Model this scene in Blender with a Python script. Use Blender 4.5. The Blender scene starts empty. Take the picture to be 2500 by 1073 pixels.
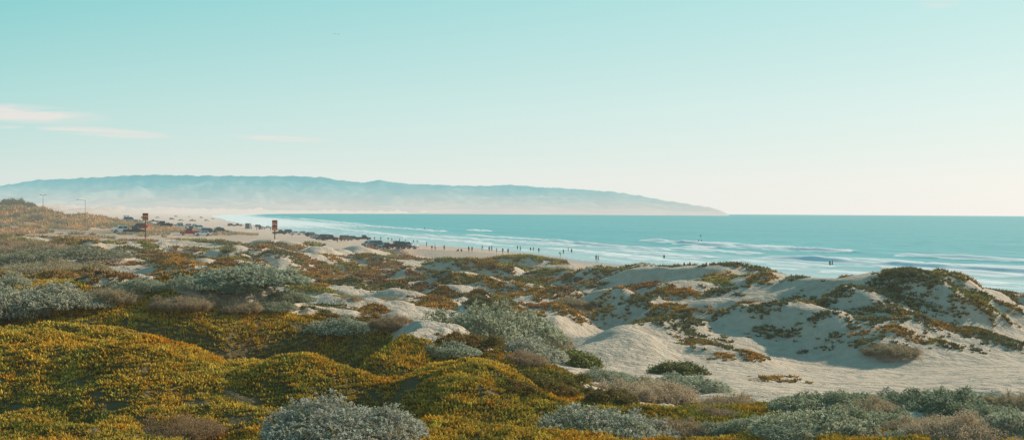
import bpy, bmesh, math, random
import numpy as np
from mathutils import Vector, Matrix
rng = np.random.default_rng(7); random.seed(7)
S = bpy.context.scene; C = S.collection
F = 2680.0; HC = 13.5
def hor(px): return 519.2 + 0.00625*(px-1250)
def lin(r, g, b):
    f = lambda c: (c/255/12.92 if c/255 <= .04045 else ((c/255+.055)/1.055)**2.4)
    return (f(r), f(g), f(b), 1)
def sstep(a, b, x):
    t = np.clip((x-a)/(b-a), 0, 1); return t*t*(3-2*t)
# ---------------------------------------------------------------- noise
def pnoise(x, y, seed=0):
    xi = np.floor(x).astype(np.int64); yi = np.floor(y).astype(np.int64)
    xf = x-xi; yf = y-yi
    u = xf*xf*xf*(xf*(xf*6-15)+10); v = yf*yf*yf*(yf*(yf*6-15)+10)
    def g(ix, iy, fx, fy):
        h = (ix*374761393+iy*668265263+seed*144665) & 0x7fffffff
        h = ((h ^ (h >> 13))*1274126177) & 0x7fffffff
        h = h ^ (h >> 16)
        a = (h % 1024)/1024*2*math.pi
        return np.cos(a)*fx+np.sin(a)*fy
    a = g(xi, yi, xf, yf); b = g(xi+1, yi, xf-1, yf)
    c = g(xi, yi+1, xf, yf-1); d = g(xi+1, yi+1, xf-1, yf-1)
    return 1.4*((a*(1-u)+b*u)*(1-v)+(c*(1-u)+d*u)*v)
def fbm(x, y, o=3, seed=0):
    s = 0; a = 1.
    for i in range(o):
        s = s+a*pnoise(x*2**i+17.3*i, y*2**i-9.1*i, seed+i); a *= .5
    return s
# ---------------------------------------------------------------- shoreline
SP = np.array([(290,-200),(190,0),(140,100),(91,195),(56,250),(28,301),(0,389),(-42,470),(-95,620),(-169,822),(-372,1447),(-500,1900),
               (-900,3300),(-1250,5000),(-1410,6500),(-1200,8500),(-400,10200),(1200,11800),(2300,12500),(2480,12800),(2100,15000),(1200,22000),(0,45000)], float)
def catpts(P, n):
    out = []
    for i in range(len(P)-1):
        p0 = P[max(i-1,0)]; p1 = P[i]; p2 = P[i+1]; p3 = P[min(i+2,len(P)-1)]
        for k in range(n):
            t = k/n
            out.append(.5*((2*p1)+(-p0+p2)*t+(2*p0-5*p1+4*p2-p3)*t*t+(-p0+3*p1-3*p2+p3)*t**3))
    out.append(P[-1]); return np.array(out)
SL = catpts(SP, 3)
def linedist(L, x, y):
    x = np.asarray(x, float).ravel(); y = np.asarray(y, float).ravel()
    best = np.full(x.shape, 1e18); sg = np.zeros(x.shape); tt = np.zeros(x.shape); acc = 0.
    for i in range(len(L)-1):
        a = L[i]; d = L[i+1]-a; ln = math.hypot(*d)
        t = np.clip(((x-a[0])*d[0]+(y-a[1])*d[1])/(ln*ln), 0, 1)
        ex = x-(a[0]+t*d[0]); ey = y-(a[1]+t*d[1]); q = ex*ex+ey*ey
        m = q < best
        best = np.where(m, q, best)
        sg = np.where(m, np.sign(d[0]*(y-a[1])-d[1]*(x-a[0])), sg)
        tt = np.where(m, acc+t*ln, tt); acc += ln
    return np.sqrt(best)*sg, tt
# ---------------------------------------------------------------- terrain height
COLS = {
 0:[(10,1340),(17,1073),(22,935),(28,850),(35,786),(45,745),(55,705),(70,670),(90,640),(110,618),(140,600),(180,588),(220,582),(280,584)],
 250:[(10,1340),(17,1080),(22,955),(28,850),(35,758),(45,735),(55,712),(70,675),(90,650),(110,630),(140,610),(180,596),(220,588),(280,588)],
 500:[(10,1340),(17,1085),(22,960),(28,855),(35,770),(45,738),(55,708),(70,676),(90,655),(110,640),(140,618),(180,604),(220,597),(280,596)],
 750:[(10,1340),(17,1075),(22,955),(28,872),(35,798),(45,758),(55,738),(70,715),(90,697),(110,678),(140,648),(180,624),(220,608),(280,608)],
 1000:[(10,1340),(17,1060),(22,960),(28,880),(35,828),(45,790),(55,765),(70,735),(90,708),(110,690),(140,658),(180,634),(220,632)],
 1250:[(10,1340),(17,1070),(22,985),(28,915),(35,875),(45,850),(55,800),(70,748),(90,718),(110,697),(140,668),(180,640),(220,652)],
 1500:[(10,1350),(17,1090),(22,1010),(28,960),(35,920),(45,870),(55,835),(66,790),(80,745),(95,702),(112,674),(150,690)],
 1750:[(10,1350),(17,1090),(22,1020),(28,975),(35,925),(45,878),(50,866),(56,830),(62,782),(70,730),(82,692),(94,668),(125,690)],
 2000:[(10,1350),(17,1080),(22,1030),(28,975),(35,938),(42,908),(48,888),(55,808),(62,742),(68,704),(88,740)],
 2250:[(10,1350),(17,1085),(22,1030),(28,970),(35,935),(42,910),(48,880),(54,798),(60,710),(64,678),(80,716)],
 2500:[(10,1350),(17,1080),(22,1015),(28,955),(35,910),(42,897),(48,885),(55,826),(62,770),(68,738),(85,760)]}
COLS[-250] = COLS[0]; COLS[2750] = COLS[2500]
CK = sorted(COLS); NC = len(CK)
ST = np.array([10,14,17,22,28,35,42,48,54,60,66,74,84,98,114,135,160,190,230,280,340.]); LST = np.log(ST); NS = len(ST)
ZT = np.zeros((NC, NS))
for i, c in enumerate(CK):
    e = np.array(COLS[c], float); z = HC-(e[:,1]-hor(c))*e[:,0]/F
    ZT[i] = np.interp(LST, np.log(e[:,0]), z)
DE = np.array([262,262,262,262,240,215,190,135,118,90,84,86,86.])
def cw(t): return (.5*(-t+2*t*t-t**3), .5*(2-5*t*t+3*t**3), .5*(t+4*t*t-3*t**3), .5*(-t*t+t**3))
def ztab(px, D):
    c = np.clip((px+250)/250, 0, NC-1.0001); i = np.floor(c).astype(int); wc = cw(c-i)
    s = np.clip(np.interp(np.log(np.maximum(D,1)), LST, np.arange(NS)), 0, NS-1.0001); j = np.floor(s).astype(int); ws = cw(s-j)
    r = 0
    for a in range(4):
        ia = np.clip(i+a-1, 0, NC-1)
        for b in range(4):
            r = r+wc[a]*ws[b]*ZT[ia, np.clip(j+b-1, 0, NS-1)]
    return r
# highest the dune crests reach, by bearing
SKY = np.array([(-400,566),(0,566),(200,570),(260,575),(330,577),(430,584),(520,586),(580,584),(640,579),(690,578),(725,587),(760,593),(880,598),(940,611),(1010,620),(1100,632),(1200,630),(1290,625),(1400,640),(1500,658),(1570,647),(1640,653),(1720,647),(1800,642),
 (1880,655),(1950,674),(2040,679),(2130,667),(2190,663),(2300,664),(2360,678),(2400,706),(2500,718),(2700,728),(3200,735)], float)
# px, py of the top, depth, half width px, half depth m
MOUNDS = [(455,622,120,75,6),(735,594,190,65,9),(890,597,205,55,9),(700,640,120,120,9),(1150,648,115,105,8),(1285,625,150,85,10),(668,577,228,50,8),
 (1350,660,120,70,6),(1030,666,100,80,6),(1580,647,98,120,9),(1790,656,88,125,8),(1800,642,105,95,7),(2190,662,68,80,5),
 (640,620,150,90,8),(560,635,110,32,4),(300,614,110,65,6),(410,578,230,55,9),(150,583,190,60,9),(1100,700,85,100,5),
 (985,744,62,80,3.5),(2310,666,63,100,5),(2130,666,64,120,5),(2440,712,70,80,6),(1540,858,45,120,4),(1180,800,42,150,4),
 (520,594,200,60,8),(250,592,160,70,7),(60,602,150,90,9),(1450,692,100,60,6),(930,642,135,70,7),
 (1720,716,76,80,4),(1560,734,72,90,4),(1400,702,85,60,4),(1260,708,88,70,4.5),(1870,709,72,75,4),(1640,784,58,85,3),(1790,790,55,75,2.8),(2050,742,59.5,85,3),(2200,728,58.5,85,2.8),(2400,762,60,75,2.8),
 (1910,795,54,75,2.8),(2120,795,54.5,75,2.6),(2300,788,56,70,2.5),(1480,742,66,60,3),
 (860,690,100,60,5),(600,690,75,70,4),(480,670,85,60,4),(380,650,100,50,4),(800,660,125,50,5),(1230,668,125,50,5),(950,690,95,60,4),(660,612,165,45,6),(820,618,165,45,6),
 (720,688,85,60,4),(1080,668,120,50,5),(1160,722,80,60,4),(1320,742,72,60,3.5),(560,652,105,50,4),(260,660,80,60,4)]
MM = []
for (px, py, D, hw, hd) in MOUNDS:
    zt = HC-(py-hor(px))*D/F; zb = float(ztab(np.array([float(px)]), np.array([float(D)]))[0])
    MM.append(((px-1250)/F*D, D, hw*D/F*1.35, hd*1.35, min(max(zt-zb, .6), 1.8)))
# hollows between the right-hand dunes: px, depth, half width px, half depth m, height
for px, D, hw, hd, A in [(1990,58,60,2,-.3),(1700,60,80,2.4,-.5),(2230,53,100,2,-.4),(1480,58,80,2.6,-.5),(1920,80,70,4,-.5),(2420,64,70,3,-.4),(1640,84,90,4,-.6),(1340,95,80,4,-.6),(900,112,90,5,-.6),(560,128,80,5,-.6)]:
    MM.append(((px-1250)/F*D, D, hw*D/F*1.3, hd*1.35, A))
# near folds of the ice plant dune
for px, D, hw, hd, A in [(200,32,430,5,1.25),(660,33,250,3.4,.95),(100,21.5,420,3.0,1.05),(1000,27.5,270,3.3,1.2),(520,20,300,2.0,.55),(720,26.3,220,2.8,-1.8),(420,25.6,300,2.3,-1.35),(1180,21,200,2.0,.7),
                         (1370,26,140,2.8,.4),(40,46,230,6,.6),(760,21.9,190,1.6,.5),(920,19.5,150,1.4,-.4),(230,17.2,260,1.4,.35),(1230,30,120,2.5,-.4),(1650,22,150,2,.3),(2050,24,200,2.5,.15),(2350,23,180,2.5,.15)]:
    MM.append(((px-1250)/F*D, D, hw*D/F*1.3, hd*1.35, A))
RG = []
for pts, A, w in [(((1370,56),(1560,64),(1770,73)),1.2,2.5),(((1440,46),(1650,51),(1860,57)),1.0,2.2),(((1960,47),(2250,51.5),(2560,55)),1.0,2.3),(((1060,105),(1250,112),(1440,116)),1.0,3.5),
                  (((600,98),(760,118),(910,140)),1.1,3.5),(((980,130),(1200,142),(1420,140)),1.0,4.5),(((330,135),(480,150),(640,170)),1.0,4.5),(((1500,106),(1640,94),(1780,84)),1.0,3),(((860,80),(1000,78),(1160,74)),.8,2.2),
                  (((80,100),(260,108),(440,112)),.7,3.5),(((2080,57.5),(2300,60),(2540,64)),.9,2.3),(((1840,76),(1960,66),(2090,60)),.6,2.6),(((1500,43.5),(1700,44.5),(1900,43)),.5,1.5),(((1250,90),(1400,92),(1560,86)),.85,2.6),(((650,150),(800,160),(960,165)),.8,3.5),
                  (((560,82),(700,92),(860,98)),.8,2.8),(((1120,84),(1240,80),(1360,74)),.8,2.4),(((240,78),(400,84),(540,86)),.6,2.6),(((1880,50),(2010,53),(2130,58)),.8,1.8)]:
    L = catpts(np.array([((p-1250)/F*d, d) for p, d in pts]), 4); RG.append((L, A, w, L.min(0)-20, L.max(0)+20))
WP = []
def H(x, y, parts=False):
    x = np.asarray(x, float); y = np.asarray(y, float); shp = x.shape; x = x.ravel(); y = y.ravel()
    D = np.maximum(y, 1.); px = 1250+F*x/D
    pc = np.clip(px, -250, 2750)
    zd = ztab(pc, D)
    w1 = fbm(x/9, y/9, 2, 301); w2 = fbm(x/9, y/9, 2, 311); ks = np.clip(D/60, .25, 1.4)
    xw = x+1.8*ks*w1; yw = y+2.2*ks*w2
    for (mx, my, rx, ry, A) in MM:
        r2 = ((xw-mx)/rx)**2+((yw-my)/ry)**2
        zd = zd+A*np.where(r2 < 1, (1-np.minimum(r2,1))**1.25, 0)
    for L, A, w, lo, hi in RG:
        m = (x > lo[0]) & (x < hi[0]) & (y > lo[1]) & (y < hi[1])
        if m.any():
            q, ta = linedist(L, xw[m], yw[m])
            ln = np.sqrt(((L[1:]-L[:-1])**2).sum(1)).sum(); e = sstep(0, .3, np.minimum(ta, ln-ta)/ln)
            zd[m] += A*e*np.where(q > 0, np.exp(-(q/w)**2*.35), np.exp(-np.abs(q)/w*.9))
    rt = sstep(1500, 1850, pc)
    wm = sstep(43, 58, D)*(1-.45*sstep(140, 230, D)); wf = 1-sstep(45, 75, D); wl = 1-sstep(1250, 1700, pc)*sstep(25, 35, D)
    zd = zd+wm*(.36*w1+1.05*(1-.15*rt)*(.44-np.abs(pnoise(x/13+.35*w2, y/8+.35*w1, 21)))+.48*(1-.1*rt)*(.32-np.abs(pnoise(x/5.8+.3*w1, y/4.2+.3*w2, 25)))+.18*(1-.5*rt)*fbm(x/3.2, y/2.8, 3, 11))
    fgr = fbm(x/5.5, y/4.0, 2, 31)*.25+fbm(x/1.6, y/1.4, 2, 41)*.14
    fine = .5-np.abs(pnoise(x/.5, y/.5, 51))*1.6
    zd = zd+wf*wl*(fgr+.07*fine)+wf*(1-wl)*(.10*fbm(x/3, y/3, 3, 12))
    for (cx, cy, rw, rd, k, cov) in WP:                  # plants hold the sand: hummocks
        m = (np.abs(x-cx) < rw*1.25) & (np.abs(y-cy) < rd*1.25)
        if m.any():
            r2 = ((x[m]-cx)/rw)**2+((y[m]-cy)/rd)**2
            zd[m] += cov*min(.10*rw+.14, .45)*np.clip(1.2-r2, 0, 1)**.8*np.clip(.65+.75*pnoise(x[m]/1.7, y[m]/1.5, 401), 0, 1.5)*(1-.4*rt[m])
    zl = HC-(np.interp(px, SKY[:,0], SKY[:,1])+2.0+3*pnoise(x/3.1, y/40, 77)-hor(px))*D/F
    over = sstep(50, 60, D)
    k_ = .10; df = np.clip((zd-zl)/k_, -30, 30)
    zd = zd-over*k_*np.log1p(np.exp(df))*.88
    far = D > 70
    sd = np.full(x.shape, 150.); tt = np.zeros(x.shape)
    if far.any():
        sd[far], tt[far] = linedist(SL, x[far], y[far])
    zb = np.where(sd > 0, 7*(1-np.exp(-np.maximum(sd,0)/115)), np.maximum(.045*sd, -6))
    zb = zb+.10*fbm(x/55, y/55, 2, 61)+np.where(sd > 5, .12*fbm(x/9, y/9, 2, 66), 0)
    zb = np.where(D < 330, np.minimum(zb, np.maximum(zl-.3, 0)), zb)
    wi = sstep(165, 290, sd+45*fbm(x/130, y/130, 2, 71))
    zi = 1+9*(fbm(x/85, y/85, 4, 81)+.35)*(1+np.minimum(D/2500, 2.0))
    zb = zb+wi*np.maximum(zi, 0)*sstep(330, 520, D)
    hx = (x+200)/64; hy = (y-400)/75
    zb = zb+8.4*np.exp(-(hx*hx+hy*hy))*(1+.38*fbm(x/18, y/18, 4, 91))
    de = np.interp(pc, CK, DE)*(1+.05*pnoise(x/14, y/14, 95))
    w = sstep(1.0, 1.13+.25*sstep(600, 1100, pc), D/de)
    z = zd*(1-w)+zb*w
    if parts: return z.reshape(shp), sd.reshape(shp), w.reshape(shp), (fgr+.10*fine).reshape(shp), wi.reshape(shp)
    return z.reshape(shp)
MD = np.exp(np.linspace(math.log(11), math.log(6000), 1300))
def march(px, py, dmin=11., dmax=6000.):
    D = MD[(MD >= dmin) & (MD <= dmax)]
    zr = HC-(py-hor(px))*D/F; x = (px-1250)/F*D; zt = H(x, D)
    k = np.nonzero(zt >= zr)[0]
    i = k[0] if len(k) else int(np.argmin(zr-zt))
    return float(x[i]), float(D[i]), float(zt[i])
# ---------------------------------------------------------------- mesh + tags
def mesh_np(name, V, Fc, mat, parent=None, smooth=False, col=None, attrs=None, obj=True):
    V = np.asarray(V, np.float32); Fc = np.asarray(Fc, np.int32); k = Fc.shape[1]
    me = bpy.data.meshes.new(name)
    me.vertices.add(len(V)); me.vertices.foreach_set('co', V.ravel())
    me.loops.add(Fc.size); me.loops.foreach_set('vertex_index', Fc.ravel())
    me.polygons.add(len(Fc)); me.polygons.foreach_set('loop_start', np.arange(len(Fc), dtype=np.int32)*k)
    me.update(calc_edges=True)
    me.polygons.foreach_set('use_smooth', np.full(len(Fc), smooth, bool))
    if col is not None:
        a = me.attributes.new('Col', 'FLOAT_COLOR', 'POINT')
        c4 = np.ones((len(V), 4), np.float32); c4[:, :3] = col; a.data.foreach_set('color', c4.ravel())
    for n, v in (attrs or {}).items():
        a = me.attributes.new(n, 'FLOAT', 'POINT'); a.data.foreach_set('value', np.asarray(v, np.float32).ravel())
    if mat: me.materials.append(mat)
    if not obj: return me
    o = bpy.data.objects.new(name, me); C.objects.link(o)
    if parent: o.parent = parent
    return o
def bobj(name, bm, mat, parent=None, smooth=False):
    me = bpy.data.meshes.new(name); bmesh.ops.recalc_face_normals(bm, faces=bm.faces[:]); bm.to_mesh(me); bm.free()
    if smooth:
        for p in me.polygons: p.use_smooth = True
    me.materials.append(mat); o = bpy.data.objects.new(name, me); C.objects.link(o)
    if parent: o.parent = parent
    return o
def mobj(name, me, parent=None):
    o = bpy.data.objects.new(name, me); C.objects.link(o)
    if parent: o.parent = parent
    return o
def empty(name): 
    o = bpy.data.objects.new(name, None); o.empty_display_size = .2; C.objects.link(o); return o
def tag(o, label, cat, group=None, kind=None):
    if label: o['label'] = label
    if cat: o['category'] = cat
    if group: o['group'] = group
    if kind: o['kind'] = kind
def copy_tree(o, parent=None):
    c = o.copy(); C.objects.link(c); c.parent = parent
    for ch in list(o.children): copy_tree(ch, c)
    return c
# ---------------------------------------------------------------- materials
class NT:
    def __init__(s, name):
        s.m = bpy.data.materials.new(name); s.m.use_nodes = True; s.t = s.m.node_tree; s.t.nodes.clear()
        s.out = s.n('ShaderNodeOutputMaterial')
    def n(s, ty, **kw):
        nd = s.t.nodes.new(ty)
        for k, v in kw.items(): setattr(nd, k, v)
        return nd
    def l(s, a, b): s.t.links.new(a, b)
    def math(s, op, a, b=None, c=None, clamp=False):
        nd = s.n('ShaderNodeMath', operation=op, use_clamp=clamp)
        for i, v in enumerate((a, b, c)):
            if v is None: continue
            if isinstance(v, (int, float)): nd.inputs[i].default_value = v
            else: s.l(v, nd.inputs[i])
        return nd.outputs[0]
    def mix(s, f, a, b, bt='MIX'):
        nd = s.n('ShaderNodeMix', data_type='RGBA', blend_type=bt)
        for i, v in ((0, f), (6, a), (7, b)):
            if isinstance(v, (int, float)): nd.inputs[i].default_value = v
            elif isinstance(v, (tuple, list)): nd.inputs[i].default_value = tuple(v)[:3]+(1,)
            else: s.l(v, nd.inputs[i])
        return nd.outputs[2]
    def noise(s, scale, detail=4, rough=.55, vec=None, dist=0):
        nd = s.n('ShaderNodeTexNoise'); nd.inputs['Scale'].default_value = scale; nd.inputs['Detail'].default_value = detail
        nd.inputs['Roughness'].default_value = rough; nd.inputs['Distortion'].default_value = dist
        if vec: s.l(vec, nd.inputs['Vector'])
        return nd.outputs['Fac']
    def ramp(s, f, stops):
        nd = s.n('ShaderNodeValToRGB'); e = nd.color_ramp.elements
        while len(e) < len(stops): e.new(.5)
        for i, (p, c) in enumerate(stops): e[i].position = p; e[i].color = tuple(c)[:3]+(1,)
        s.l(f, nd.inputs[0]); return nd.outputs[0]
    def attr(s, name, what='Fac'):
        nd = s.n('ShaderNodeAttribute'); nd.attribute_name = name; return nd.outputs[what]
    def pos(s): return s.n('ShaderNodeNewGeometry').outputs['Position']
    def maprange(s, v, a, b, c=0, d=1):
        nd = s.n('ShaderNodeMapRange'); nd.inputs[1].default_value = a; nd.inputs[2].default_value = b
        nd.inputs[3].default_value = c; nd.inputs[4].default_value = d; s.l(v, nd.inputs[0]); return nd.outputs[0]
    def bsdf(s, col, rough=.8, spec=.3, metal=0, normal=None):
        nd = s.n('ShaderNodeBsdfPrincipled')
        if isinstance(col, (tuple, list)): nd.inputs['Base Color'].default_value = tuple(col)[:3]+(1,)
        else: s.l(col, nd.inputs['Base Color'])
        if isinstance(rough, (int, float)): nd.inputs['Roughness'].default_value = rough
        else: s.l(rough, nd.inputs['Roughness'])
        if isinstance(spec, (int, float)): nd.inputs['Specular IOR Level'].default_value = spec
        else: s.l(spec, nd.inputs['Specular IOR Level'])
        nd.inputs['Metallic'].default_value = metal
        if normal: s.l(normal, nd.inputs['Normal'])
        return nd.outputs[0]
    def bump(s, h, strength=.5, dist=.1):
        nd = s.n('ShaderNodeBump'); nd.inputs['Strength'].default_value = strength; nd.inputs['Distance'].default_value = dist
        s.l(h, nd.inputs['Height']); return nd.outputs[0]
    def haze(s, sh, L=2000, col=lin(222,222,214), cap=.95):  # distance haze painted in: glowing tint mixed over the surface
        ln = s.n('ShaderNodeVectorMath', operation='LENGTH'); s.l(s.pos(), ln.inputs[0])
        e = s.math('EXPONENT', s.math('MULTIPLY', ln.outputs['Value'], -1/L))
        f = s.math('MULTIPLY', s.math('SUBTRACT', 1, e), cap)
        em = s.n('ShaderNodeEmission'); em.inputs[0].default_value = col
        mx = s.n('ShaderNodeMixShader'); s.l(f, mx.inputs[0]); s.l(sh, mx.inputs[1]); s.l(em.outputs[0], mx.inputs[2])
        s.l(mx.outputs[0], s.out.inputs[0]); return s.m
    def done(s, sh): s.l(sh, s.out.inputs[0]); return s.m
def plain(name, col, rough=.6, spec=.4, metal=0, L=5000, var=.12):
    t = NT(name); tc = t.n('ShaderNodeTexCoord')
    n = t.noise(6, 2, vec=tc.outputs['Object'])
    c = t.mix(t.math('MULTIPLY', n, var*2), col, tuple(v*.55 for v in col[:3]))
    return t.haze(t.bsdf(c, rough, spec, metal), L)
def objcol(name, rough=.35, spec=.5, L=5000):
    t = NT(name); oi = t.n('ShaderNodeObjectInfo'); tc = t.n('ShaderNodeTexCoord')
    n = t.noise(3, 2, vec=tc.outputs['Object'])
    c = t.mix(t.math('MULTIPLY', n, .15), oi.outputs['Color'], (.30,.25,.19))
    return t.haze(t.bsdf(c, rough, spec), L)
def foliage(name, tl=.25, L=2000):
    t = NT(name); oi = t.n('ShaderNodeObjectInfo')
    c = t.mix(1., t.attr('Col', 'Color'), oi.outputs['Color'], 'MULTIPLY')
    b = t.n('ShaderNodeBsdfDiffuse'); t.l(c, b.inputs[0]); tr = t.n('ShaderNodeBsdfTranslucent'); t.l(c, tr.inputs[0])
    mx = t.n('ShaderNodeMixShader'); mx.inputs[0].default_value = tl; t.l(b.outputs[0], mx.inputs[1]); t.l(tr.outputs[0], mx.inputs[2])
    return t.haze(mx.outputs[0], L)
M_leaf = foliage('ice_plant_leaf', .48); M_silver = foliage('shrub_leaf', .36); M_twig = foliage('twig', .05)
# sand / terrain
t = NT('dune_sand'); P = t.pos()
n1 = t.noise(.35, 3, vec=P); n3 = t.noise(1.6, 6, .62, vec=P)
sand = t.mix(n1, (.69,.545,.41), (.60,.48,.37)); sand = t.mix(t.maprange(n3, .45, .75), sand, (.47,.375,.285))
deb = t.maprange(t.noise(17, 3, .6, vec=P), .59, .69)
sand = t.mix(t.math('MULTIPLY', deb, t.maprange(n3, .44, .60, 0, .7)), sand, (.19,.145,.09))
beach = t.mix(n1, (.68,.50,.37), (.59,.435,.33)); sand = t.mix(t.attr('beach'), sand, beach)
soil = t.mix(n3, (.10,.075,.033), (.24,.175,.09))
veg = t.maprange(t.math('ADD', t.attr('veg'), t.math('MULTIPLY', t.math('SUBTRACT', n3, .5), 1.1)), .42, .72)
c = t.mix(veg, sand, soil)
scr = t.mix(n1, (.36,.25,.12), (.17,.15,.08))
c = t.mix(t.math('MULTIPLY', t.attr('scrub'), t.maprange(t.noise(.05, 5, .65, vec=P), .40, .54)), c, scr)
c = t.mix(t.attr('wet'), c, (.42,.36,.32))
rough = t.math('SUBTRACT', .95, t.math('MULTIPLY', t.attr('wet'), .7))
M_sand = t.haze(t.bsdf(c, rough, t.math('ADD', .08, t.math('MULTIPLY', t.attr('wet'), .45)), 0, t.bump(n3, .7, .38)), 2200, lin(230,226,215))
# sea
t = NT('sea_water'); P = t.pos()
mp = t.n('ShaderNodeMapping'); mp.inputs['Rotation'].default_value = (0,0,math.radians(-21)); t.l(P, mp.inputs['Vector'])
def strn(sx, sy, scale, det, rough=.6):
    m2 = t.n('ShaderNodeMapping'); m2.inputs['Scale'].default_value = (sx, sy, 1); t.l(mp.outputs[0], m2.inputs['Vector'])
    return t.noise(scale, det, rough, vec=m2.outputs[0])
b1 = strn(1, .12, .03, 5); b2 = strn(1, .3, .25, 4)
deep = t.mix(t.maprange(b1, .35, .65), (.05,.42,.43), (.095,.51,.51))
deep = t.mix(t.maprange(b2, .46, .66, 0, .6), deep, (.03,.28,.315))  # shading of wave facets put into the colour as dark streaks
shal = t.mix(t.attr('shal'), deep, (.50,.64,.62))  # sky reflection and thin foam painted in as pale near-shore water
fo = t.math('ADD', t.attr('foam'), t.math('MULTIPLY', t.math('SUBTRACT', strn(1, .25, .35, 4, .7), .5), 1.15))
fm = t.math('MULTIPLY', t.maprange(fo, .30, .48), t.maprange(t.attr('foam'), .02, .15))
c = t.mix(fm, shal, (.98,.97,.94))
rg = t.math('ADD', .3, t.math('MULTIPLY', fm, .6))
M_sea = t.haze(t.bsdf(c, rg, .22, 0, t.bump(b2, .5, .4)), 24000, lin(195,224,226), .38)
# hills
t = NT('hazy_hills'); P = t.pos(); sx = t.n('ShaderNodeSeparateXYZ'); t.l(P, sx.inputs[0])
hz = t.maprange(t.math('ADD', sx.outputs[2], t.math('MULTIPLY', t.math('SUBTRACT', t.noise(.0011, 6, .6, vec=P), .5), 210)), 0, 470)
air = t.ramp(hz, [(0, lin(228,227,219)), (.16, lin(217,223,217)), (.42, lin(194,218,215)), (.75, lin(161,208,210)), (1, lin(146,200,204))])  # airlight painted on by height, mixed in as emission below
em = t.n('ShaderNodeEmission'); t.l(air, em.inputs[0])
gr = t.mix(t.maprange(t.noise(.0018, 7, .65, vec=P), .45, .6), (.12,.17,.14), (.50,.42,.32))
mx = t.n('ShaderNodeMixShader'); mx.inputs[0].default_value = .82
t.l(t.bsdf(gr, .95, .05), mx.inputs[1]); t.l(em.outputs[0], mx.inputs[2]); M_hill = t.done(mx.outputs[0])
M_glass = plain('window_glass', (.045,.085,.095), .08, .8, var=.1)
M_tyre = plain('tyre_rubber', (.022,.021,.02), .85, .2)
M_rim = plain('alloy_rim', (.42,.42,.42), .35, .5, .6)
M_black = plain('black_trim', (.03,.03,.03), .6, .3)
M_lamp = plain('headlamp_lens', (.75,.75,.70), .15, .6)
M_tail = plain('tail_lamp_lens', (.35,.03,.02), .2, .5)
M_paint = objcol('vehicle_paint'); M_cloth = objcol('cloth', .9, .1); M_skin = plain('skin', (.30,.17,.11), .6, .3); M_hair = plain('hair', (.05,.03,.02), .7, .2)
M_post = plain('weathered_timber', (.17,.10,.06), .9, .1); M_brown = plain('sign_brown', (.10,.045,.025), .6, .3)
M_orange = plain('sign_orange', (.85,.19,.04), .5, .3); M_pale = plain('sign_print', (.70,.62,.5), .6, .3)
M_steel = plain('galvanised_steel', (.22,.225,.22), .5, .5, .2); M_board = plain('board_foam', (.72,.72,.68), .3, .4); M_bird = plain('feathers', (.09,.10,.10), .8, .2)
M_red = plain('red_canopy_cloth', (.55,.06,.035), .9, .1)
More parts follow.
